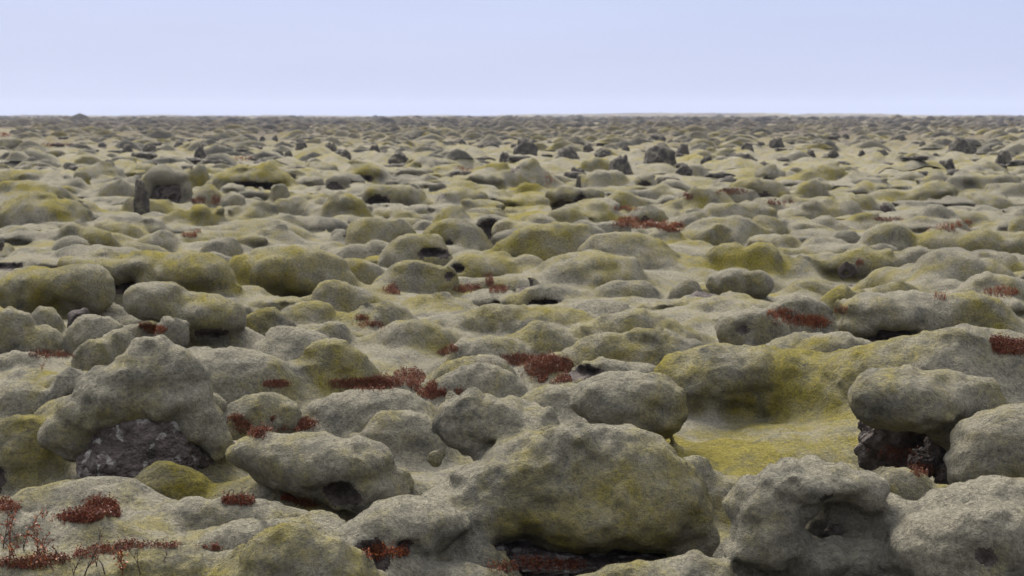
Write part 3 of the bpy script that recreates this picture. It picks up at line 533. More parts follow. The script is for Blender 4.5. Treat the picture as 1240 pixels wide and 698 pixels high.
def jag(n, seed, sx, sy, sz, amp=.35, cut=True):
    if n not in CS: CS[n] = cube_sphere(n)
    Dv, Fq = CS[n]; Dv = Dv.copy()
    r = 1 + amp * fbm(Dv[:, 0] * 1.7 + seed, Dv[:, 1] * 1.7, Dv[:, 2] * 1.7, 3, seed) + amp * .8 * np.abs(vnoise(Dv[:, 0] * 3.4, Dv[:, 1] * 3.4 + seed, Dv[:, 2] * 3.4, seed + 5)) - .1
    r = r + .06 * fbm(Dv[:, 0] * 9, Dv[:, 1] * 9, Dv[:, 2] * 9, 2, seed + 8) * (n > 20); P = Dv * r[:, None]
    if cut: P[:, 2] = np.maximum(P[:, 2], -.5)
    return P * np.array([sx, sy, sz]), Fq
def add_cores(q, ob, base, rockm):
    o = q['o']
    for j_, (cx_, cy_, cw, ch, back, *rest) in enumerate(o.get('core', [])):
        s = RG[q['rg']][2]; Y = q['Y'] + back * 2 * q['a']; u, v = px(q['rg'], cx_, cy_); p = at_dist(u, v, Y); ra, rc = cw / s / 2 * Y / F, ch / s / 2 * Y / F
        JP, JF = jag(46 if cw / s > 60 else 18, q['i'] * 5 + j_, ra, min(.8 * ra, .7 * q['b']), rc, (rest[0] if rest else .3) * .6, False)
        obj('bare_rock', np_mesh('bare_rock', JP, JF), rockm, parent=ob, loc=p - base)
# ---- random filler mounds between the measured ones (near zone: part of the same surface)
RKP = [(RG[r_[0]][0] + r_[1] / 2.91, RG[r_[0]][1] + r_[3] / 2.91, r_[4] / 5.8) for r_ in RK] + [(b_[0], b_[1], b_[2]) for a_ in SH for b_ in a_[0]]
HA = np.array([(q['x'], q['Y'], q['a'], q['b']) for q in MR])
rg2 = np.random.default_rng(77)
Z0, Z1, ZA = 6.9, 80.0, R(21.5)
NR_HAND = len(MR)
cands = []
for k in range(14500):
    d_ = 14 * math.exp(rg2.random() ** .72 * math.log(100)); an = R(rg2.uniform(-23, 23)); cands.append((d_, an))
cands.sort(); FILL = []; nind = 0
for k, (d_, an) in enumerate(cands):
    x, y = math.sin(an) * d_, math.cos(an) * d_
    inside = ((((HA[:, 0] - x) / (HA[:, 2] * 1.15)) ** 2 + ((HA[:, 1] - y) / (HA[:, 3] * 1.3)) ** 2) < 1).any()
    if inside and rg2.random() < .95: continue
    if rg2.random() < .92 * (1 - (d_ - 14) / 45): continue
    uu, vv_ = project((x, y, .25))
    if any(abs(uu - r_[0]) < r_[2] + 6 and -8 < vv_ - r_[1] < 16 for r_ in RKP): continue
    s_ = rg2.uniform(.14, .36) * (1 + min(d_, 800) / 120) * (1 if rg2.random() < .9 else 1.4)
    sc = np.array([s_ * rg2.uniform(.8, 1.45), s_ * rg2.uniform(.65, .95), s_ * rg2.uniform(.4, .8)]) * (np.array([1.45, 1.1, .72]) if (14 < d_ < 60 and rg2.random() < .6) else 1)
    tnt = float(rg2.uniform(.05, .65)); kf = float(rg2.choice([.12, .2, .35, .6])); lift_ = .5 if kf <= .2 else .08; tnt = -.9 if (kf <= .2 and d_ > 22 and rg2.random() < .4) else tnt; s2 = rg2.uniform(-.5, .5)
    if Z0 < d_ < Z1 - 3 and abs(an) < ZA:
        g0 = float(groundz(np.array([x]), np.array([y]))[0])
        q = dict(i=10000 + k, rg='P', x=x, Y=y, Yf=y - sc[1], a=sc[0], b=sc[1], zt=g0 + sc[2], tint=tnt, o={}, g0=g0, kf=kf, size=float(min(sc[0], sc[2] + sc[1])),
                 lobes=[(np.array([x, y, g0 + lift_ * sc[2]]), np.array([sc[0], sc[1], sc[2] * (1 - lift_)])), (np.array([x + s2 * sc[0], y + .2 * sc[1], g0 + .25 * sc[2]]), np.array([sc[0] * .6, sc[1] * .8, sc[2] * .6]))] + ([(np.array([x, y + .65 * sc[1], g0 - .05]), np.array([sc[0] * 1.35, sc[1] * 1.0, .05 + .45 * sc[2]]))] if kf > .2 else []), kl=.3 * float(sc.min()), wp=2 * sc[0] * F / y, u=uu, vt=project((x, y, g0 + sc[2]))[1], vb=project((x, y - sc[1], g0))[1])
        q['fill'] = 2 if nind < 90 and 15 < uu < PW - 15 and vv_ < PH - 12 else 1
        nind += q['fill'] == 2
        MR.append(q)
    else: FILL.append((x, y, sc, tnt, k))

# ---- the moss blanket of the near zone: one continuous surface, cut into mounds where one ends and the next begins
for q in MR:
    a, b, zt, size, kf = q['a'], q['b'], q['zt'], q['size'], q['kf']
    q['k0'] = (.62 if kf < .4 else 1.0) * kf * min(.6, .75 * size, .8 * b) + .01; q['k1'] = min(1.0, 1.2 * size, 1.1 * b) * (.55 + .45 * kf) + .01
    q['kn'] = min(.8, max(.2, kf)) * .75 * size + .01
    q['cavs'] = []; o = q['o']
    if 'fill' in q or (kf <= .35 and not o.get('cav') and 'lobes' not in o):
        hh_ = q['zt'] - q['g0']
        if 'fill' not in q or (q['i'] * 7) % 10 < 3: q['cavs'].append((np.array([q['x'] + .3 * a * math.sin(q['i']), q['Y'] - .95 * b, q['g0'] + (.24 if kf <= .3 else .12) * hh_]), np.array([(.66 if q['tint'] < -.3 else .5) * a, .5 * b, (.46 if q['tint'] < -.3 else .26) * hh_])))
    if 'fill' in q: continue
    cp = np.array([0, 0, CAMZ]); s = RG[q['rg']][2]
    for (cx_, cy_, cw, ch, dep) in o.get('cav', []):
        u, v = px(q['rg'], cx_, cy_); dr_ = ray(u, v); dr_ /= np.linalg.norm(dr_); t = max(1, q['Y'] - 3 * b - 1.5)
        for _ in range(60):
            pp = (cp + dr_ * t)[None, :]; t += .7 * min(float(ell(pp, *l)[0]) for l in q['lobes'])
            if t > q['Y'] + 2 * b: break
        t = min(t, q['Y'] - .2 * b) if t < q['Y'] + 2 * b else q['Yf'] + .3 * b
        p = cp + dr_ * t; ra, rc = cw / s / 2 * t / F, ch / s / 2 * t / F
        p[1] += .15 * b; q['cavs'].append((p, np.array([ra, max(.06, dep * min(1.8 * ra, 1.2 * b)) + .05, rc])))
ZM = [q for q in MR if q['Y'] < Z1 - 2.5]
for n_, q in enumerate(ZM): q['zi'] = n_
du, dw, dh = .00123, .0050, .00123
NI, NJ = int(2 * ZA / du) // 16 * 16, int(math.log(Z1 / Z0) / dw) // 16 * 16
U0, W0, H0 = -NI / 2 * du, math.log(Z0), -.16; NK = 512
def g2w(i, j, k):
    r = np.exp(W0 + j * dw); u = U0 + i * du
    return np.stack([np.sin(u) * r, np.cos(u) * r, (H0 + k * dh) * r], 1)
BI, BJ = NI // 16, NJ // 16
blocks = {}
def ipos(x, y): return (math.atan2(x, y) - U0) / du, (math.log(math.hypot(x, y)) - W0) / dw
for n_, q in enumerate(ZM):
    mx_ = max(abs(l[0][0] - q['x']) + l[1][0] for l in q['lobes']) + .30 + .3 * q['size']; my_ = max(abs(l[0][1] - q['Y']) + l[1][1] for l in q['lobes']) + .30 + .5 * q['size']
    y0, y1 = max(.5, q['Y'] - my_), q['Y'] + my_
    cs = [ipos(q['x'] + sx_ * mx_, yy) for sx_ in (-1, 1) for yy in (y0, y1)]
    ia, ib = int(max(0, min(c[0] for c in cs) // 16)), int(min(BI - 1, max(c[0] for c in cs) // 16)); ja, jb = int(max(0, min(c[1] for c in cs) // 16)), int(min(BJ - 1, max(c[1] for c in cs) // 16))
    for bi in range(ia, ib + 1):
        for bj in range(ja, jb + 1): blocks.setdefault(bi * BJ + bj, []).append(n_)
def field(i, j, k, full=False):
    P = g2w(i, j, k); n = len(P)
    bid = (np.clip(i, 0, NI - 1).astype(int) // 16) * BJ + np.clip(j, 0, NJ - 1).astype(int) // 16
    order = np.argsort(bid, kind='stable'); sb = bid[order]; cut = np.flatnonzero(np.diff(sb)) + 1
    st = np.concatenate([[0], cut]); en = np.concatenate([cut, [n]])
    D = np.full(n, 3.0); SZ = np.ones(n) * .5; KK = np.full(n, .1); TI = np.full(n, .4); DM = np.full(n, 3.0); OW = np.full(n, -1); CV = np.full(n, -9.0); RO = np.zeros(n)
    vv = None
    vv = vnoise(P[:, 0] * 1.3, P[:, 1] * 1.3, P[:, 2] * 0, 77)
    for a_, b_ in zip(st, en):
        ls = blocks.get(sb[a_])
        if not ls: continue
        ix = order[a_:b_]; p = P[ix]; v = vv[ix]
        d = np.full(len(ix), 3.0); kc = np.full(len(ix), .1); w = np.full(len(ix), 1e-9); ws = w * .5; wk = w * .1; wt = w * .4; wr = w * 0; dm = np.full(len(ix), 3.0); ow = np.full(len(ix), -1); cv = np.full(len(ix), -9.0); cl = []
        for m_ in ls:
            q = ZM[m_]; e = lobe_field(q, p)
            d = smin(d, e, .5 * (kc + q['kn'])); win = e < dm; dm = np.where(win, e, dm); ow = np.where(win, m_, ow); kc = np.where(win, q['kn'], kc)
            g = np.exp(np.clip(-e / .07, -60, 60)) + 1e-12
            kk = q['k0'] + (q['k1'] - q['k0']) * sstep(-.75, .65, (p[:, 1] - q['Y'] - .2 * q['b']) / q['b'] * .8 + .25 * np.abs(p[:, 0] - q['x']) / q['a'] + .6 * v)
            w = w + g; ws = ws + g * q['size']; wk = wk + g * kk; wt = wt + g * q['tint']; wr = wr + g * q['o'].get('rough', 0)
            for (c, r) in q['cavs']: cl.append((e, -ell(p, c, r)))
        for e, cx in cl: cv = np.maximum(cv, cx - 2.5 * np.maximum(e - dm - .03, 0))
        D[ix] = d; DM[ix] = dm; OW[ix] = ow; SZ[ix] = ws / w; KK[ix] = wk / w; TI[ix] = wt / w; CV[ix] = cv; RO[ix] = wr / w
    nz = D < .8
    Pn = P[nz]; D[nz] -= np.minimum(1.1, .3 + SZ[nz]) * world_noise(Pn) + .018 * vnoise(Pn[:, 0] * 15, Pn[:, 1] * 15, Pn[:, 2] * 15, 220) * (Pn[:, 1] < 22)
    ro = nz & (RO > .1)
    if ro.any(): D[ro] -= .05 * RO[ro] * np.abs(vnoise(P[ro, 0] * 9, P[ro, 1] * 9, P[ro, 2] * 9, 210))
    GD = (P[:, 2] - groundz(P[:, 0], P[:, 1])) * .9; gn_ = GD < .3; pg = P[gn_]; GD[gn_] -= .045 * fbm(pg[:, 0] * 1.9, pg[:, 1] * 1.6, pg[:, 2] * 2, 3, 430) + .02 * vnoise(pg[:, 0] * 6, pg[:, 1] * 5, pg[:, 2] * 6, 440)
    d = smin(D, GD, KK)
    near = CV > -.35
    if near.any():
        pc = P[near]; CV[near] += .04 * fbm(pc[:, 0] * 6, pc[:, 1] * 6, pc[:, 2] * 6, 3, 300) + .02 * np.abs(vnoise(pc[:, 0] * 19, pc[:, 1] * 19, pc[:, 2] * 19, 320))
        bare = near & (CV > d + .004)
        d = np.where(near, smax(d, CV, .06), d)
    else: bare = near
    if full: return d, P, OW, DM - np.maximum(GD, 0), TI, bare
    return d
# coarse cells (4 spacing), then 2, then 1
ic, jc = np.meshgrid(np.arange(0, NI, 4) + 2., np.arange(0, NJ, 4) + 2., indexing='ij'); ic, jc = ic.ravel(), jc.ravel()
pc = g2w(ic, jc, jc * 0); gz_ = groundz(pc[:, 0], pc[:, 1]); rr_ = np.exp(W0 + jc * dw)
topz = gz_ + .12
for q in ZM:
    mh = max(l[0][2] + l[1][2] for l in q['lobes']) + .14
    e = (np.abs(pc[:, 0] - q['x']) < q['a'] * 1.5 + .4) & (np.abs(pc[:, 1] - q['Y']) < q['b'] * 1.7 + .5); topz[e] = np.maximum(topz[e], mh)
klo = np.floor(((gz_ - .30) / rr_ - H0) / dh / 4).astype(int); khi = np.ceil((topz / rr_ - H0) / dh / 4).astype(int)
klo = np.maximum(klo, 0); cnt = np.maximum(khi - klo + 1, 1)
ci = np.repeat(ic, cnt); cj = np.repeat(jc, cnt); ck = (np.arange(cnt.sum()) - np.repeat(np.cumsum(cnt) - cnt, cnt) + np.repeat(klo, cnt)) * 4 + 2.
for h_ in (2., 1.):
    d = field(ci, cj, ck); rr_ = np.exp(W0 + cj * dw); half = h_ * rr_ * math.sqrt(du * du + dw * dw + dh * dh)
    kp = np.abs(d) < half * 1.75 + (.05 if h_ > 1 else .016); ci, cj, ck = ci[kp], cj[kp], ck[kp]
    o_ = np.array([(a, b, c) for a in (-1, 1) for b in (-1, 1) for c in (-1, 1)]) * h_ / 2
    ci, cj, ck = [(x[:, None] + o_[None, :, n_]).ravel() for n_, x in enumerate((ci, cj, ck))]
ci, cj, ck = [np.round(x - .5).astype(np.int64) for x in (ci, cj, ck)]
ok = (ci >= 0) & (ci < NI) & (cj >= 0) & (cj < NJ) & (ck >= 0); ci, cj, ck = ci[ok], cj[ok], ck[ok]
cid = lambda i, j, k: (i * 2048 + j) * 2048 + k
C = np.unique(cid(ci, cj, ck)); offs = [cid(a, b, c) for a in (0, 1) for b in (0, 1) for c in (0, 1)]
Q = np.unique(np.concatenate([C + o_ for o_ in offs])); qi, qj, qk = Q // 2048 // 2048, Q // 2048 % 2048, Q % 2048
print('pts', len(Q), round(time.time() - T0, 1))
DV = field(qi.astype(float), qj.astype(float), qk.astype(float))
co = np.stack([DV[np.searchsorted(Q, C + o_)] for o_ in offs], 1)
act = (co.min(1) < 0) & (co.max(1) >= 0); C = C[act]; co = co[act]
acc = np.zeros((len(C), 3)); num = np.zeros(len(C)); oc = np.array([(a, b, c) for a in (0, 1) for b in (0, 1) for c in (0, 1)], float)
for a in range(8):
    for b in range(a + 1, 8):
        if np.abs(oc[a] - oc[b]).sum() != 1: continue
        x = (co[:, a] < 0) != (co[:, b] < 0); t = co[:, a] / (co[:, a] - co[:, b] + 1e-12); t = np.where(x, t, 0)
        acc += np.where(x[:, None], oc[a] + (oc[b] - oc[a]) * t[:, None], 0); num += x
acc /= num[:, None]
vi, vj, vk = C // 2048 // 2048 + acc[:, 0], C // 2048 % 2048 + acc[:, 1], C % 2048 + acc[:, 2]
quads = []
for ax, (o1, o2) in ((cid(1, 0, 0), (cid(0, 1, 0), cid(0, 0, 1))), (cid(0, 1, 0), (cid(0, 0, 1), cid(1, 0, 0))), (cid(0, 0, 1), (cid(1, 0, 0), cid(0, 1, 0)))):
    p = np.searchsorted(Q, Q + ax); p = np.minimum(p, len(Q) - 1); e = (Q[p] == Q + ax) & ((DV < 0) != (DV[p] < 0)); base, sg = Q[e], DV[e] < 0
    cs = [base, base - o1, base - o1 - o2, base - o2]; ids = [np.minimum(np.searchsorted(C, c), len(C) - 1) for c in cs]
    good = np.all([C[i_] == c for i_, c in zip(ids, cs)], 0); qd = np.stack(ids, 1)[good]; sg = sg[good]
    qd[~sg] = qd[~sg][:, ::-1]; quads.append(qd)
ZQ = np.concatenate(quads)
_, ZP, OW, DG_, TI, BARE = field(vi, vj, vk, True)
# orientation check: the grid is left-handed, so make the mean normal point up
e1 = ZP[ZQ[:, 2]] - ZP[ZQ[:, 0]]; e2 = ZP[ZQ[:, 3]] - ZP[ZQ[:, 1]]; FN = np.cross(e1, e2)
if FN[:, 2].sum() < 0: ZQ = ZQ[:, ::-1]; FN = -FN
VN = np.zeros_like(ZP)
for c in range(4):
    for ax in range(3): VN[:, ax] += np.bincount(ZQ[:, c], FN[:, ax], len(ZP))
VN /= np.linalg.norm(VN, axis=1)[:, None] + 1e-12; VN[np.abs(VN).sum(1) < .1] = (0, 0, 1)
own = np.where(DG_ < .0, OW, -1)
for _ in range(3):                                                  # tidy ragged borders
    f_ = own[ZQ]; s_ = np.sort(f_, 1); md = np.where(s_[:, 1] == s_[:, 2], s_[:, 1], np.where(s_[:, 0] == s_[:, 1], s_[:, 0], s_[:, 3]))
    own[ZQ[:, _]] = md
fo = np.sort(own[ZQ], 1)[:, 1]
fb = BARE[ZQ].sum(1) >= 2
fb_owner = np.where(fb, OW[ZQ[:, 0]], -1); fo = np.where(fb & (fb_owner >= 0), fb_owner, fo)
gt = .38 + .22 * fbm(ZP[:, 0] * .25, ZP[:, 1] * .25, ZP[:, 0] * 0, 3, 81) + tint_at(ZP[:, 0], ZP[:, 1])
mt_ = .42 + .75 * (TI - .4) + .4 * tint_at(ZP[:, 0], ZP[:, 1])
ZT = mt_ + (gt - mt_) * sstep(-.05, .18, DG_)
print('zone', len(ZQ), round(time.time() - T0, 1))
def comps(fm):
    f2 = ZQ[fm]; used, inv = np.unique(f2, return_inverse=True); f2 = inv.reshape(f2.shape); lb = np.arange(len(used))
    for _ in range(200):
        old = lb.copy(); mn = lb[f2].min(1)
        for c in range(4): np.minimum.at(lb, f2[:, c], mn)
        lb = lb[lb]
        if (lb == old).all(): break
    fl = lb[f2[:, 0]]; return [fm[fl == v] for v in np.unique(fl)]
def piece(name, fm, base):
    f2 = ZQ[fm]; used, inv = np.unique(f2, return_inverse=True)
    me = np_mesh(name, ZP[used] - base, inv.reshape(f2.shape), {'tint': ZT[used]})
    me.normals_split_custom_set_from_vertices(VN[used]); return me
MO = []
ordr = np.argsort(fo, kind='stable'); sf = fo[ordr]; cut = np.flatnonzero(np.diff(sf)) + 1; grp = np.split(ordr, cut)
fillfaces = []
for g_ in grp:
    w_ = fo[g_[0]]
    if w_ < 0: gface = g_; continue
    q = ZM[w_]
    if q.get('fill') == 1: fillfaces.append(g_); continue
    if len(g_) < 12: gface = np.concatenate([gface, g_]); continue
    base = np.array([q['x'], q['Y'], q['g0']]); o = q['o']; dark = o.get('dark')
    mf = g_[~fb[g_]]; bf = g_[fb[g_]]
    if len(mf):
        cs_ = sorted(comps(mf), key=len)
        for c_ in cs_[:-1]: gface = np.concatenate([gface, c_])
        mf = cs_[-1]
    nm = 'lava_rock' if dark else 'mossy_boulder' if q['kf'] <= .35 and 'fill' not in q else 'moss_mound'
    ob = obj(nm, piece(nm, mf if len(mf) else g_, base), LAVA if dark else MOSS, loc=base); q['made'] = ob
    rockm = BROWN if o.get('rockface') else LAVA
    if len(bf) and len(mf):
        for c_ in comps(bf):
            if len(c_) > 5: obj('bare_rock', piece('bare_rock', c_, base), rockm, parent=ob)
            else: gface = np.concatenate([gface, c_])
    add_cores(q, ob, base, rockm); MO.append((q, ob, nm))
# ---- woolly moss fibres standing on the nearest surfaces
trng = np.random.default_rng(5)
fc_ = ZP[ZQ].mean(1); rr_f = np.hypot(fc_[:, 0], fc_[:, 1]); e1 = ZP[ZQ[:, 2]] - ZP[ZQ[:, 0]]; e2 = ZP[ZQ[:, 3]] - ZP[ZQ[:, 1]]
far_ = np.linalg.norm(np.cross(e1, e2), axis=1) / 2; fn_ = VN[ZQ].mean(1); view = np.array([0, 0, CAMZ]) - fc_; vl = np.linalg.norm(view, axis=1)[:, None]; fac = (fn_ * view / vl).sum(1)
isbare = fb | np.array([w_ >= 0 and bool(ZM[w_]['o'].get('dark')) for w_ in fo])
wgt_ = np.where((rr_f < 17) & (rr_f > 7.6) & (fac > -.25) & (np.abs(np.arctan2(fc_[:, 0], fc_[:, 1])) < R(17)) & ~isbare, far_ / rr_f ** 2 * (1.2 - np.clip(fac, 0, .9)) * np.clip((17 - rr_f) / 4, 0, 1), 0)
NT = 190000
pick = np.sort(trng.choice(len(ZQ), NT, p=wgt_ / wgt_.sum()))
a_, b_ = trng.random((2, NT, 1)); qv = ZP[ZQ[pick]]; tp = (qv[:, 0] * (1 - a_) + qv[:, 1] * a_) * (1 - b_) + (qv[:, 3] * (1 - a_) + qv[:, 2] * a_) * b_
tn = fn_[pick] + trng.normal(0, .55, (NT, 3)); tn /= np.linalg.norm(tn, axis=1)[:, None]
tl = (trng.uniform(.004, .011, (NT, 1)) * np.maximum(1, rr_f[pick] / 11)[:, None]); tw = np.cross(tn, trng.normal(0, 1, (NT, 3))); tw /= np.linalg.norm(tw, axis=1)[:, None]
TV = np.stack([tp - tw * tl * .17 - fn_[pick] * .003, tp + tw * tl * .17 - fn_[pick] * .003, tp + tn * tl], 1)
TT_ = ZT[ZQ[pick, 0]] + trng.normal(0, .14, NT); TO = fo[pick]
def fibres(sel, base, parent):
    me = np_mesh('moss_fibres', (TV[sel] - base).reshape(-1, 3), np.arange(3 * len(sel)).reshape(-1, 3), {'tint': np.repeat(TT_[sel], 3)})
    me.normals_split_custom_set_from_vertices(np.repeat(fn_[pick[sel]] * 1.0 + tn[sel] * .12, 3, axis=0)); o_ = obj('moss_fibres', me, MOSS, parent=parent); o_['kind'] = 'stuff'; return o_
made = {ZM_['zi']: ZM_ for ZM_ in ZM if 'made' in ZM_}
left = []
for w_ in np.unique(TO):
    sel = np.flatnonzero(TO == w_)
    if w_ in made and len(sel) > 30: q = made[w_]; fibres(sel, np.array([q['x'], q['Y'], q['g0']]), q['made'])
    else: left.append(sel)
tag(fibres(np.concatenate(left), np.zeros(3), None), 'short woolly moss fibres covering the nearest ground', 'moss', kind='stuff')
# ---- ground sheet: near-zone ground joined with the sheet that runs on to the horizon
nr, na = GX.shape
jz0, jz1 = np.searchsorted(ANG, U0 + .002), np.searchsorted(ANG, -U0 - .002) - 1
iz0, iz1 = np.searchsorted(ROW, Z0 * 1.004), np.searchsorted(ROW, math.exp(W0 + (NJ - 1) * dw)) - 1
idx = np.arange(nr * na).reshape(nr, na); cell = np.stack([idx[:-1, :-1], idx[:-1, 1:], idx[1:, 1:], idx[1:, :-1]], -1)
kp = np.ones(cell.shape[:2], bool); kp[iz0:iz1, jz0:jz1] = False; gq = cell[kp]
V = np.stack([GX.ravel(), GY.ravel(), GZ.ravel()], 1); D = RR.ravel()
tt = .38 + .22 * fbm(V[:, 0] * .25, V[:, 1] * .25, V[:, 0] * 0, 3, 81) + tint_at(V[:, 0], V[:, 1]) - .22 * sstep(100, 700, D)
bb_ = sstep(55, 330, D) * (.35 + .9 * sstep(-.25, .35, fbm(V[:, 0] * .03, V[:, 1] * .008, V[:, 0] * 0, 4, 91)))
u1, inv1 = np.unique(gq, return_inverse=True); u2, inv2 = np.unique(ZQ[gface], return_inverse=True)
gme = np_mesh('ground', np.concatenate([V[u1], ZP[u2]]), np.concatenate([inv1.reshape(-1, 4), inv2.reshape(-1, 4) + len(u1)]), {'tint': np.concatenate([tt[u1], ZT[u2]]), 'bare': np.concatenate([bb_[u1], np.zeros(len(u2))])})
gx, gy = np.gradient(GZ, axis=1), np.gradient(GZ, axis=0)
tx = np.stack([np.gradient(GX, axis=1), np.gradient(GY, axis=1), gx], -1); ty = np.stack([np.gradient(GX, axis=0), np.gradient(GY, axis=0), gy], -1)
gn = np.cross(tx, ty).reshape(-1, 3); gn *= np.sign(gn[:, 2:3]); gn /= np.linalg.norm(gn, axis=1)[:, None]
gme.normals_split_custom_set_from_vertices(np.concatenate([gn[u1], VN[u2]]))
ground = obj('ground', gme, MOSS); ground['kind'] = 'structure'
tag(obj('small_moss_swells', piece('small_moss_swells', np.concatenate(fillfaces), np.zeros(3)), MOSS), 'countless low moss swells between the larger mounds', 'moss mounds', kind='stuff')
print('near zone built', round(time.time() - T0, 1))

def build_mound(q, mossm, rockm):
    o = q['o']; rg = q['rg']; s = RG[rg][2]; i = q['i']
    a, b, zt, Yc = q['a'], q['b'], q['zt'], q['Y']
    size, g0, lobes, kf, kl = q['size'], q['g0'], q['lobes'], q['kf'], q['kl']
    near = []
    kk0 = kf * min(.6, .75 * size, .8 * b) + .01; kk1 = min(.9, 1.1 * size, 1.0 * b) * (.55 + .45 * kf) + .01
    c0 = np.mean([l[0] for l in lobes], 0); c0[1] += .3 * b; c0[2] = max(g0 + .12 * zt, min(c0[2], .5 * zt))
    rad = np.array([a * 2.1 + .05, b * 2.3 + .05, (zt - c0[2]) * 1.45 + .1])
    nf = max(.6, 1.4 / max(size, .2)); rough = o.get('rough', 0)
    cavs = []
    def solid(P, detail=True):
        sh = P.shape[:-1]; P2 = P.reshape(-1, 3)
        d = lobe_field(q, P2)
        for p in near:
            kn = min(.8, max(.1, .5 * (kf + p['kf']))) * .75 * min(size, p['size']) + .01
            d = smin(d, lobe_field(p, P2) + .014 + .01 * size, kn)
        if detail:
            d = d - min(1.15, .35 + size) * world_noise(P2)
            if q['wp'] > 60: d = d - .011 * vnoise(P2[:, 0] * 17, P2[:, 1] * 17, P2[:, 2] * 17, 220)
        if rough and detail: d = d - .06 * rough * np.abs(vnoise(P2[:, 0] * 9, P2[:, 1] * 9, P2[:, 2] * 9, 210))
        rho = np.sqrt(((P2[:, 0] - c0[0]) / (a * 1.0)) ** 2 + ((P2[:, 1] - c0[1]) / (b * 1.0)) ** 2)
        gz = P2[:, 2] - groundz(P2[:, 0], P2[:, 1]) + .012 + .25 * size * sstep(1.2, 2.0, rho)
        vv = vnoise(P2[:, 0] * 1.3 + i, P2[:, 1] * 1.3, P2[:, 2] * 0 + i, 77)
        kk = kk0 + (kk1 - kk0) * sstep(-.75, .65, (P2[:, 1] - c0[1]) / b * .8 + .25 * np.abs(P2[:, 0] - c0[0]) / a + .6 * vv)
        d = smin(d, gz, kk)
        return d.reshape(sh)
    def carve(P):
        e = None
        for (c, r) in cavs:
            x = ell(P, c, r); e = x if e is None else smin(e, x, .03)
        e = e - .14 * size * .5 * fbm(P[:, 0] * 4, P[:, 1] * 4, P[:, 2] * 4, 3, 300)
        return -e
    cp = np.array([0, 0, CAMZ])
    for (cx_, cy_, cw, ch, dep) in o.get('cav', []):
        u, v = px(rg, cx_, cy_); dr_ = ray(u, v); dr_ /= np.linalg.norm(dr_); t = max(1, Yc - 3 * b - 1.5)
        for _ in range(70):
            pp = (cp + dr_ * t)[None, :]; t += .7 * min(float(ell(pp, *l)[0]) for l in lobes)
            if t > Yc + 2 * b: break
        t = min(t, Yc - .2 * b) if t < Yc + 2 * b else q['Yf'] + .3 * b
        p = cp + dr_ * t; ra, rc = cw / s / 2 * t / F, ch / s / 2 * t / F
        p[1] += .1 * b; cavs.append((p, np.array([ra, max(.06, dep * min(1.6 * ra, 1.1 * b)) + .05, rc])))
    n = int(np.clip(q['wp'] / (3.0 if kf <= .35 else 3.9), 7, 105))
    if n not in CS: CS[n] = cube_sphere(n)
    Dv, Fq = CS[n]
    Dv = Dv.copy(); Dv[:, 2] = Dv[:, 2] * 1.0
    dirs = Dv * rad; ln = np.linalg.norm(dirs, axis=1); dirs /= ln[:, None]
    t = ln.copy()
    act = np.arange(len(t))
    for it in range(40):
        P = c0 + dirs[act] * t[act, None]
        dt = it > 13
        d = solid(P, dt)
        if not dt: d = d - .3 * size
        if cavs and dt: d = smax(d, carve(P), .025)
        t[act] = np.maximum(t[act] - (.62 if dt else .8) * np.clip(d, 0, None), .02 * ln[act])
        if dt:
            act = act[(d > .0012 + .0006 * size) & (t[act] > .021 * ln[act])]
            if not len(act): break
    P = c0 + dirs * t[:, None]
    gz = groundz(P[:, 0], P[:, 1])
    above = P[:, 2] > gz - .025
    own = lobe_field(q, P); oth = np.full(len(P), 9.)
    for p in near: oth = np.minimum(oth, lobe_field(p, P))
    above &= own < oth + .10 + .05 * size
    keep = above[Fq].any(1) & (t < ln * .998)[Fq].all(1)
    ed = np.linalg.norm(P[Fq] - P[np.roll(Fq, 1, 1)], axis=2).max(1); keep &= ed < max(.05, .22 * (a + b) * (60 / max(n, 20)) ** .5)
    bare = np.zeros(len(P), bool)
    if cavs:
        cv = carve(P); sv = solid(P); bare = (cv > -.012) & (sv < -.02)
        if bare.any():
            rn = fbm(P[:, 0] * 13, P[:, 1] * 13, P[:, 2] * 13, 3, 310)[bare] + .7 * np.abs(vnoise(P[:, 0] * 7, P[:, 1] * 7, P[:, 2] * 7, 320))[bare]
            P[bare] += dirs[bare] * (rn * .07 * min(1, size * 2))[:, None]
    tint = .42 + .75 * (q['tint'] - .4) + .4 * tint_at(P[:, 0], P[:, 1])
    base = np.array([q['x'], q['Y'], g0])
    def sub(fm, name, attrs=True):
        f2 = Fq[fm]; used, inv = np.unique(f2, return_inverse=True)
        return np_mesh(name, P[used] - base, inv.reshape(f2.shape), {'tint': tint[used]} if attrs else None)
    fb = bare[Fq].all(1)
    nm = 'mossy_boulder' if kf <= .35 else 'moss_mound'
    ob = obj(nm, sub(keep & ~fb, nm), mossm, loc=base)
    if (keep & fb).sum() > 3:
        rb = obj('bare_rock', sub(keep & fb, 'bare_rock'), rockm, parent=ob)
    return ob, nm
for q in MR:
    if 'zi' in q: continue
    dark = q['o'].get('dark')
    ob, nm = build_mound(q, LAVA if dark else MOSS, BROWN if q['o'].get('rockface') else LAVA)
    if dark: nm = 'lava_rock'; ob.name = 'lava_rock'
    MO.append((q, ob, nm))
print('mounds', sum(len(o.data.polygons) for o in S.objects if o.type=='MESH'), round(time.time() - T0, 1))

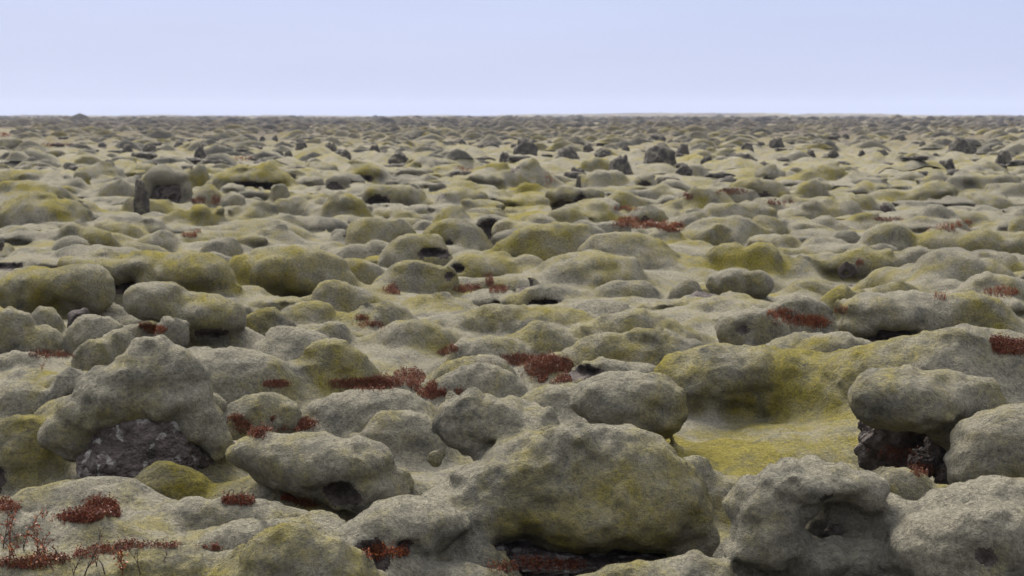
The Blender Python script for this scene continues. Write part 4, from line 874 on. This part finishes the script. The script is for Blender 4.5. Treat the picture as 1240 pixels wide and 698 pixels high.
# ------------------------------------------------------------------ labels
KEYS = [(q['u'], (q['vt'] + q['vb']) / 2, q['o']['key'], q['i']) for q in MR if 'key' in q['o']]
used_labels = set(q['o']['label'] for q in MR if 'label' in q['o'])
def side_word(du, dv, wk):
    h_ = 'right of' if du > 0 else 'left of'
    if abs(du) < 25: return 'in front of' if dv > 0 else 'behind'
    if abs(dv) < 14: return h_
    return (('in front and ' if dv > 0 else 'behind and ') + h_)
def auto_label(u, v, wp, adj, noun):
    ks = sorted(KEYS, key=lambda k: (k[0] - u) ** 2 + (3.0 * (k[1] - v)) ** 2)
    sz = 'tiny' if wp < 24 else 'small' if wp < 45 else 'medium' if wp < 85 else 'broad'
    for n1 in range(0, 4):
        for sw in (0, 1, 2):
            k = ks[n1]; lab = f'{sz} {adj} {noun} {side_word(u - k[0], v - k[1], 0)} {k[2]}'
            if sw:
                k2 = ks[n1 + sw]
                lab = f'{sz} {adj} {noun} between {k[2]} and {k2[2]}'
            ws = len(lab.split())
            if lab not in used_labels and ws <= 16: used_labels.add(lab); return lab
    for o_ in ('nearest', 'farthest', 'leftmost', 'rightmost', 'flattest', 'roundest'):
        k = ks[0]; lab = f'{o_} {adj} {noun} near {k[2]}'
        if lab not in used_labels: used_labels.add(lab); return lab
    lab = f'{sz} {adj} {noun} near {ks[0][2]}'
    return lab
for q, ob, nm in MO:
    if 'fill' in q: q['o'] = {'fill': 1}
    lab = q['o'].get('label')
    if not lab:
        adj = 'black' if nm == 'lava_rock' else ('grey' if q['tint'] < .3 else 'grey-green' if q['tint'] < .55 else 'yellow-green')
        if q['o'].get('cav'): adj += ' hollowed'
        lab = auto_label(q['u'], (q['vt'] + q['vb']) / 2, q['wp'], adj, 'low moss pillow' if 'fill' in q else {'moss_mound': 'moss mound', 'mossy_boulder': 'mossy boulder', 'lava_rock': 'lava rock'}[nm])
    tag(ob, lab, {'moss_mound': 'moss mound', 'mossy_boulder': 'boulder', 'lava_rock': 'rock'}[nm], {'moss_mound': 'moss mounds across the lava field', 'mossy_boulder': 'mossy boulders across the lava field', 'lava_rock': 'black lava rocks'}[nm])

# ------------------------------------------------------------------ bare dark lava rocks, far off
for j, (rg, cx, yt, yb, w_, lab) in enumerate(RK):
    s = RG[rg][2]; u, vt = px(rg, cx, yt); _, vb = px(rg, cx, yb)
    f_ = on_ground(u, vb, .12); Y = min(f_[1], 420.0); a = w_ / s / 2 * Y / F; top = at_dist(u, vt, Y); g0 = float(groundz(np.array([top[0]]), np.array([Y]))[0])
    h_ = max((top[2] - g0) * 1.12, .12)
    P, Fq = jag(12 if w_ > 50 else 8, j * 3 + 1, a * .95, min(a, 1.2) * .8, h_ * .86, .27)
    ob = obj('lava_rock', np_mesh('lava_rock', P, Fq), FARROCK, loc=(top[0], Y, g0 + h_ * .05))
    tag(ob, lab or auto_label(u, (vt + vb) / 2, w_ / s, 'black', 'lava rock'), 'rock', 'black lava rocks')
# small moss mounds that fill the field between the larger ones: the largest as things, the rest as one mass
def pill(nr_, nt_, seed):
    rr = np.linspace(0, 1, nr_ + 1)[1:] ** .85; th = np.arange(nt_) * 2 * math.pi / nt_
    A, B = np.meshgrid(th, rr); x, y = np.cos(A) * B * 1.65, np.sin(A) * B * 1.65
    y = np.where(y < 0, y * .72, y * 1.15)
    z = (.5 + .5 * np.cos(math.pi * B)) ** .75 * (1 + .35 * vnoise(x * .9 + seed, y * .9, x * 0, seed)) - .22 * B ** 3
    y = y - .55 * np.maximum(z, 0) * (y < .4)                     # the brow leans out over the foot
    x = x + .16 * vnoise(x * 1.3, y * 1.3 + seed, z, seed + 2); y = y + .16 * vnoise(x * 1.3 + 5, y * 1.3, z, seed + 4)
    P = np.concatenate([[[0, -.55 * 1.05, 1.05]], np.stack([x.ravel(), y.ravel(), z.ravel()], 1)])
    f = [(0, 1 + k, 1 + (k + 1) % nt_, 1 + (k + 1) % nt_) for k in range(nt_)]
    for r_ in range(nr_ - 1):
        for k in range(nt_): o_ = 1 + r_ * nt_; f.append((o_ + k, o_ + nt_ + k, o_ + nt_ + (k + 1) % nt_, o_ + (k + 1) % nt_))
    return P, np.array(f)
PR = [pill(9, 22, 500 + k) for k in range(14)]; PRS = [pill(4, 11, 600 + k) for k in range(10)]
SV, SF, ST, SB, off = [], [], [], [], 0
for (x, y, sc, tnt, k) in FILL:
    if math.hypot(x, y) < Z1 - 4 and abs(math.atan2(x, y)) < ZA: continue
    z = float(groundz(np.array([x]), np.array([y]))[0]); an_ = ((k * .37) % 1 - .5); ca, sa = math.cos(an_), math.sin(an_)
    if (k * 7) % 10 < 2: tnt = -.8
    P, Fq = PRS[k % 10]; P = P * sc; P = np.stack([P[:, 0] * ca - P[:, 1] * sa, P[:, 0] * sa + P[:, 1] * ca, P[:, 2]], 1)
    P = P + np.array([x, y, z + .02]); SV.append(P); SF.append(Fq + off); off += len(P); ST.append(np.full(len(P), tnt)); SB.append(np.full(len(P), float(np.clip((y - 75) / 300, 0, 1)) * (.55 + .45 * ((k * .618) % 1))))
tag(obj('small_moss_mounds', np_mesh('small_moss_mounds', np.concatenate(SV), np.concatenate(SF), {'tint': np.concatenate(ST), 'bare': np.concatenate(SB)}), MOSS), 'countless small moss mounds filling the field out to the far ground', 'moss mounds', kind='stuff')
# scattered small rocks further out, too many to count
rng = np.random.default_rng(8)
VV, FF, off = [], [], 0
protos = [jag(5, 900 + k, 1, .8, .8, .4) for k in range(8)]
for k in range(2600):
    d_ = 60 * math.exp(rng.random() * math.log(14)); an = R(rng.uniform(-19, 19))
    x, y = math.sin(an) * d_, math.cos(an) * d_
    cl = float(fbm(np.array([x * .035]), np.array([y * .02]), np.array([.5]), 2, 400)[0])
    if cl < rng.uniform(-.25, .35): continue
    P, Fq = protos[k % 8]; s_ = rng.uniform(.14, .42) * (.8 + d_ / 400)
    z = float(groundz(np.array([x]), np.array([y]))[0])
    VV.append(P * np.array([s_ * rng.uniform(.9, 1.7), s_, s_ * rng.uniform(.45, .8)]) + np.array([x, y, z + .1 * s_])); FF.append(Fq + off); off += len(P)
tag(obj('scattered_lava_rocks', np_mesh('scattered_lava_rocks', np.concatenate(VV), np.concatenate(FF), smooth=False), FARROCK), 'countless small black rocks scattered over the far moss field', 'rocks', kind='stuff')
print('rocks', round(time.time() - T0, 1))

# ------------------------------------------------------------------ red dwarf shrubs
bpy.context.view_layer.update()
DG = bpy.context.evaluated_depsgraph_get()
CPV = Vector((0, 0, CAMZ))
def hit(u, v):
    d = Vector(ray(u, v)).normalized()
    ok, loc, nor, _, ob, _ = S.ray_cast(DG, CPV, d, distance=900)
    return (loc, nor) if ok else None
SHM = {'r': RED, 'o': ORANGE}
rs = np.random.default_rng(21)
def leafy(blobs, col, dens, lab):
    c = hit(blobs[0][0], blobs[0][1])
    if not c: return
    area = sum(bx[2] * bx[3] for bx in blobs) * math.pi
    n = int(area * 1.55 * dens); d0 = (c[0] - CPV).length
    base = c[0].copy(); lv, lf, tv, tf = [], [], [], []
    ar = [bx[2] * bx[3] for bx in blobs]; ar = np.array(ar) / sum(ar)
    lsz = max(.008, .85 * d0 / F)
    for k in range(n):
        bx = blobs[rs.choice(len(blobs), p=ar)]; th = rs.uniform(0, 6.283); rr = rs.random() ** .6 * (1.0 if rs.random() < .85 else 1.45)
        h_ = hit(bx[0] + bx[2] * 1.18 * rr * math.cos(th), bx[1] + bx[3] * rr * math.sin(th) + .2 * bx[3])
        if not h_ or abs(h_[0].y - base.y) > max(3.0, base.y * .25): continue
        if vnoise(np.array([h_[0].x * 5.5]), np.array([h_[0].y * 3.0]), np.array([.3]), 555)[0] < -.36 + .6 * (rr - .6): continue
        p = np.array(h_[0] - base); hgt = rs.uniform(.008, .042) * (1.2 - .5 * rr) * (1.7 if rs.random() < .12 else 1) * min(1.6, max(1, d0 / 16))
        dr_ = np.array([rs.normal(0, .3), rs.normal(0, .3), 1]); dr_ /= np.linalg.norm(dr_)
        top = p + dr_ * hgt
        i0 = len(tv); w_ = .0018 * max(1, d0 / 10); tv += [p + [-w_, 0, -.01], p + [w_, 0, -.01], p + [0, w_ * 1.7, -.01], top]; tf += [(i0, i0 + 1, i0 + 3), (i0 + 1, i0 + 2, i0 + 3), (i0 + 2, i0, i0 + 3)]
        for q_ in range(3):
            e = p + dr_ * hgt * rs.uniform(.35, 1.05) + rs.normal(0, .35 * lsz, 3)
            a_ = rs.normal(0, 1, 3); a_[2] = abs(a_[2]) + .6; a_ /= np.linalg.norm(a_); b_ = np.cross(a_, rs.normal(0, 1, 3)); b_ /= np.linalg.norm(b_) + 1e-6
            L_ = lsz * rs.uniform(.7, 1.5); W_ = L_ * .42; j0 = len(lv)
            lv += [e, e + a_ * L_ * .5 + b_ * W_, e + a_ * L_, e + a_ * L_ * .5 - b_ * W_]; lf.append((j0, j0 + 1, j0 + 2, j0 + 3))
    if not lv: return
    ob = bpy.data.objects.new('red_shrub' if col == 'r' else 'orange_shrub', None); COL.objects.link(ob); ob.location = base; ob.empty_display_size = .1
    tag(ob, lab, 'shrub', 'autumn dwarf shrubs in the moss')
    l = obj('leaves', np_mesh('leaves', lv, lf, smooth=False), SHM[col], parent=ob); l['kind'] = 'stuff'
    t = obj('stems', np_mesh('stems', tv, tf, smooth=False), TWIG, parent=ob); t['kind'] = 'stuff'
for a_ in SH: leafy(*a_)
print('shrubs', round(time.time() - T0, 1))

# ------------------------------------------------------------------ bare twiggy saplings, bottom left
def tube(V, Fc, p, q, r0, r1):
    d = q - p; d = d / (np.linalg.norm(d) + 1e-9); u = np.cross(d, [0.3, 1, .1]); u /= np.linalg.norm(u); v = np.cross(d, u); i0 = len(V)
    for c, r in ((p, r0), (q, r1)):
        for k in range(4): a = k * math.pi / 2; V.append(c + (u * math.cos(a) + v * math.sin(a)) * r)
    for k in range(4): Fc.append((i0 + k, i0 + (k + 1) % 4, i0 + 4 + (k + 1) % 4, i0 + 4 + k))
def sapling(u, vb, hpx, col, lab, seed, spread=.5, leaves=0):
    h_ = hit(u, min(vb, 697))
    if not h_: return
    rr = np.random.default_rng(seed); base = h_[0]
    H_ = hpx * (base - CPV).length / F
    root = bpy.data.objects.new('bare_sapling', None); COL.objects.link(root); root.location = base; root.empty_display_size = .1
    tag(root, lab, 'sapling', 'bare twiggy saplings in the bottom left')
    mat = TWIG if col == 'o' else TWIGD
    def branch(p, d, ln, r, lev, V, Fc):
        n = 4; pts = [p]
        for i in range(n):
            d = d + rr.normal(0, .16, 3); d /= np.linalg.norm(d); q = pts[-1] + d * ln / n
            tube(V, Fc, pts[-1], q, r * (1 - i * .2), r * (1 - (i + 1) * .2)); pts.append(q)
            if lev < 2:
                for _ in range(2 if lev == 0 else 1):
                    if rr.random() < .75:
                        e = d + rr.normal(0, spread, 3) + np.array([0, 0, .15]); e /= np.linalg.norm(e)
                        branch(q, e, ln * rr.uniform(.28, .5), r * .6, lev + 1, V, Fc)
        return pts
    V, Fc = [], []; tr = []
    branch(np.array([0, 0, -.02]), np.array([rr.normal(0, .12), 0, 1.]), H_, .0042, 0, V, Fc)
    obj('stem', np_mesh('stem', V, Fc, smooth=False), mat, parent=root)
    if leaves:
        lv, lf = [], []
        for k in range(int(leaves * .45)):
            e = V[rr.integers(len(V))] + rr.normal(0, .004, 3); a_ = rr.normal(0, 1, 3); a_ /= np.linalg.norm(a_); b_ = np.cross(a_, rr.normal(0, 1, 3)); b_ /= np.linalg.norm(b_)
            j0 = len(lv); lv += [e, e + a_ * .007 + b_ * .005, e + a_ * .015, e + a_ * .007 - b_ * .005]; lf.append((j0, j0 + 1, j0 + 2, j0 + 3))
        l = obj('leaves', np_mesh('leaves', lv, lf, smooth=False), ORANGE, parent=root); l['kind'] = 'stuff'
for args in [(8, 690, 60, 'o', 'reddish bare sapling at the very left edge of the foreground', 1, .5, 90), (18, 680, 44, 'o', 'short orange twigs beside the left-edge sapling', 2, .55, 120), (30, 668, 34, 'd', 'thin grey sapling third from the left edge', 3, .6, 0),
             (46, 676, 46, 'o', 'spreading orange sapling behind the long line of red shrubs', 4, .6, 110), (58, 672, 38, 'o', 'upright orange sapling with a forked tip left of the tall dark stem', 5, .5, 60),
             (67, 690, 30, 'o', 'low orange twigs in front of the red shrub line', 8, .6, 60), (101, 696, 60, 'd', 'tallest dark stem with few side twigs, bottom left', 6, .4, 14), (148, 696, 34, 'o', 'bushy golden-orange sapling at the bottom edge', 7, .55, 160),
             (170, 694, 36, 'd', 'crooked dark twig right of the golden-orange sapling', 9, .45, 0), (128, 694, 30, 'd', 'slender grey twig left of the golden-orange sapling', 10, .45, 0), (195, 682, 16, 'd', 'tiny forked twig on the pale swell at bottom left', 11, .5, 0),
             (38, 690, 40, 'o', 'fine reddish sapling in front of the spreading orange sapling', 21, .6, 30), (80, 684, 28, 'o', 'small rusty sapling just left of the tallest dark stem', 22, .6, 24), (88, 696, 24, 'd', 'short dark twig under the tallest dark stem', 23, .6, 0),
             (116, 686, 26, 'o', 'thin orange twigs right of the tallest dark stem', 24, .6, 20), (4, 664, 40, 'd', 'dark wiry twig rising at the left edge', 25, .6, 8), (24, 656, 30, 'o', 'faint orange twig behind the left-edge saplings', 26, .6, 20), (140, 678, 20, 'd', 'wisp of dark twig behind the golden-orange sapling', 27, .6, 0),
             (50, 448, 14, 'o', 'single pale orange sprig on moss left of the rounded grey moss stone', 12, .3, 10)]:
    sapling(*args)

# ------------------------------------------------------------------ thin air haze over the far field
xs = 3400
hv = [(-xs, -2900, -8), (xs, -2900, -8), (xs, 2900, -8), (-xs, 2900, -8), (-xs, -2900, 26), (xs, -2900, 26), (xs, 2900, 26), (-xs, 2900, 26)]
hf = [(0, 3, 2, 1), (4, 5, 6, 7), (0, 1, 5, 4), (1, 2, 6, 5), (2, 3, 7, 6), (3, 0, 4, 7)]
mt, nt_, N_, L_ = new_mat('haze'); o_ = N_('ShaderNodeOutputMaterial'); pv = N_('ShaderNodeVolumePrincipled'); pv.inputs['Density'].default_value = .0001; pv.inputs['Color'].default_value = (.66, .74, .95, 1); pv.inputs['Anisotropy'].default_value = 0
L_(pv.outputs[0], o_.inputs['Volume'])
USE_HAZE = True
if USE_HAZE:
    hz = obj('haze', np_mesh('haze', hv, hf, smooth=False), mt); hz['kind'] = 'stuff'; hz['label'] = 'thin pale blue haze over the far moss field'; hz['category'] = 'haze'
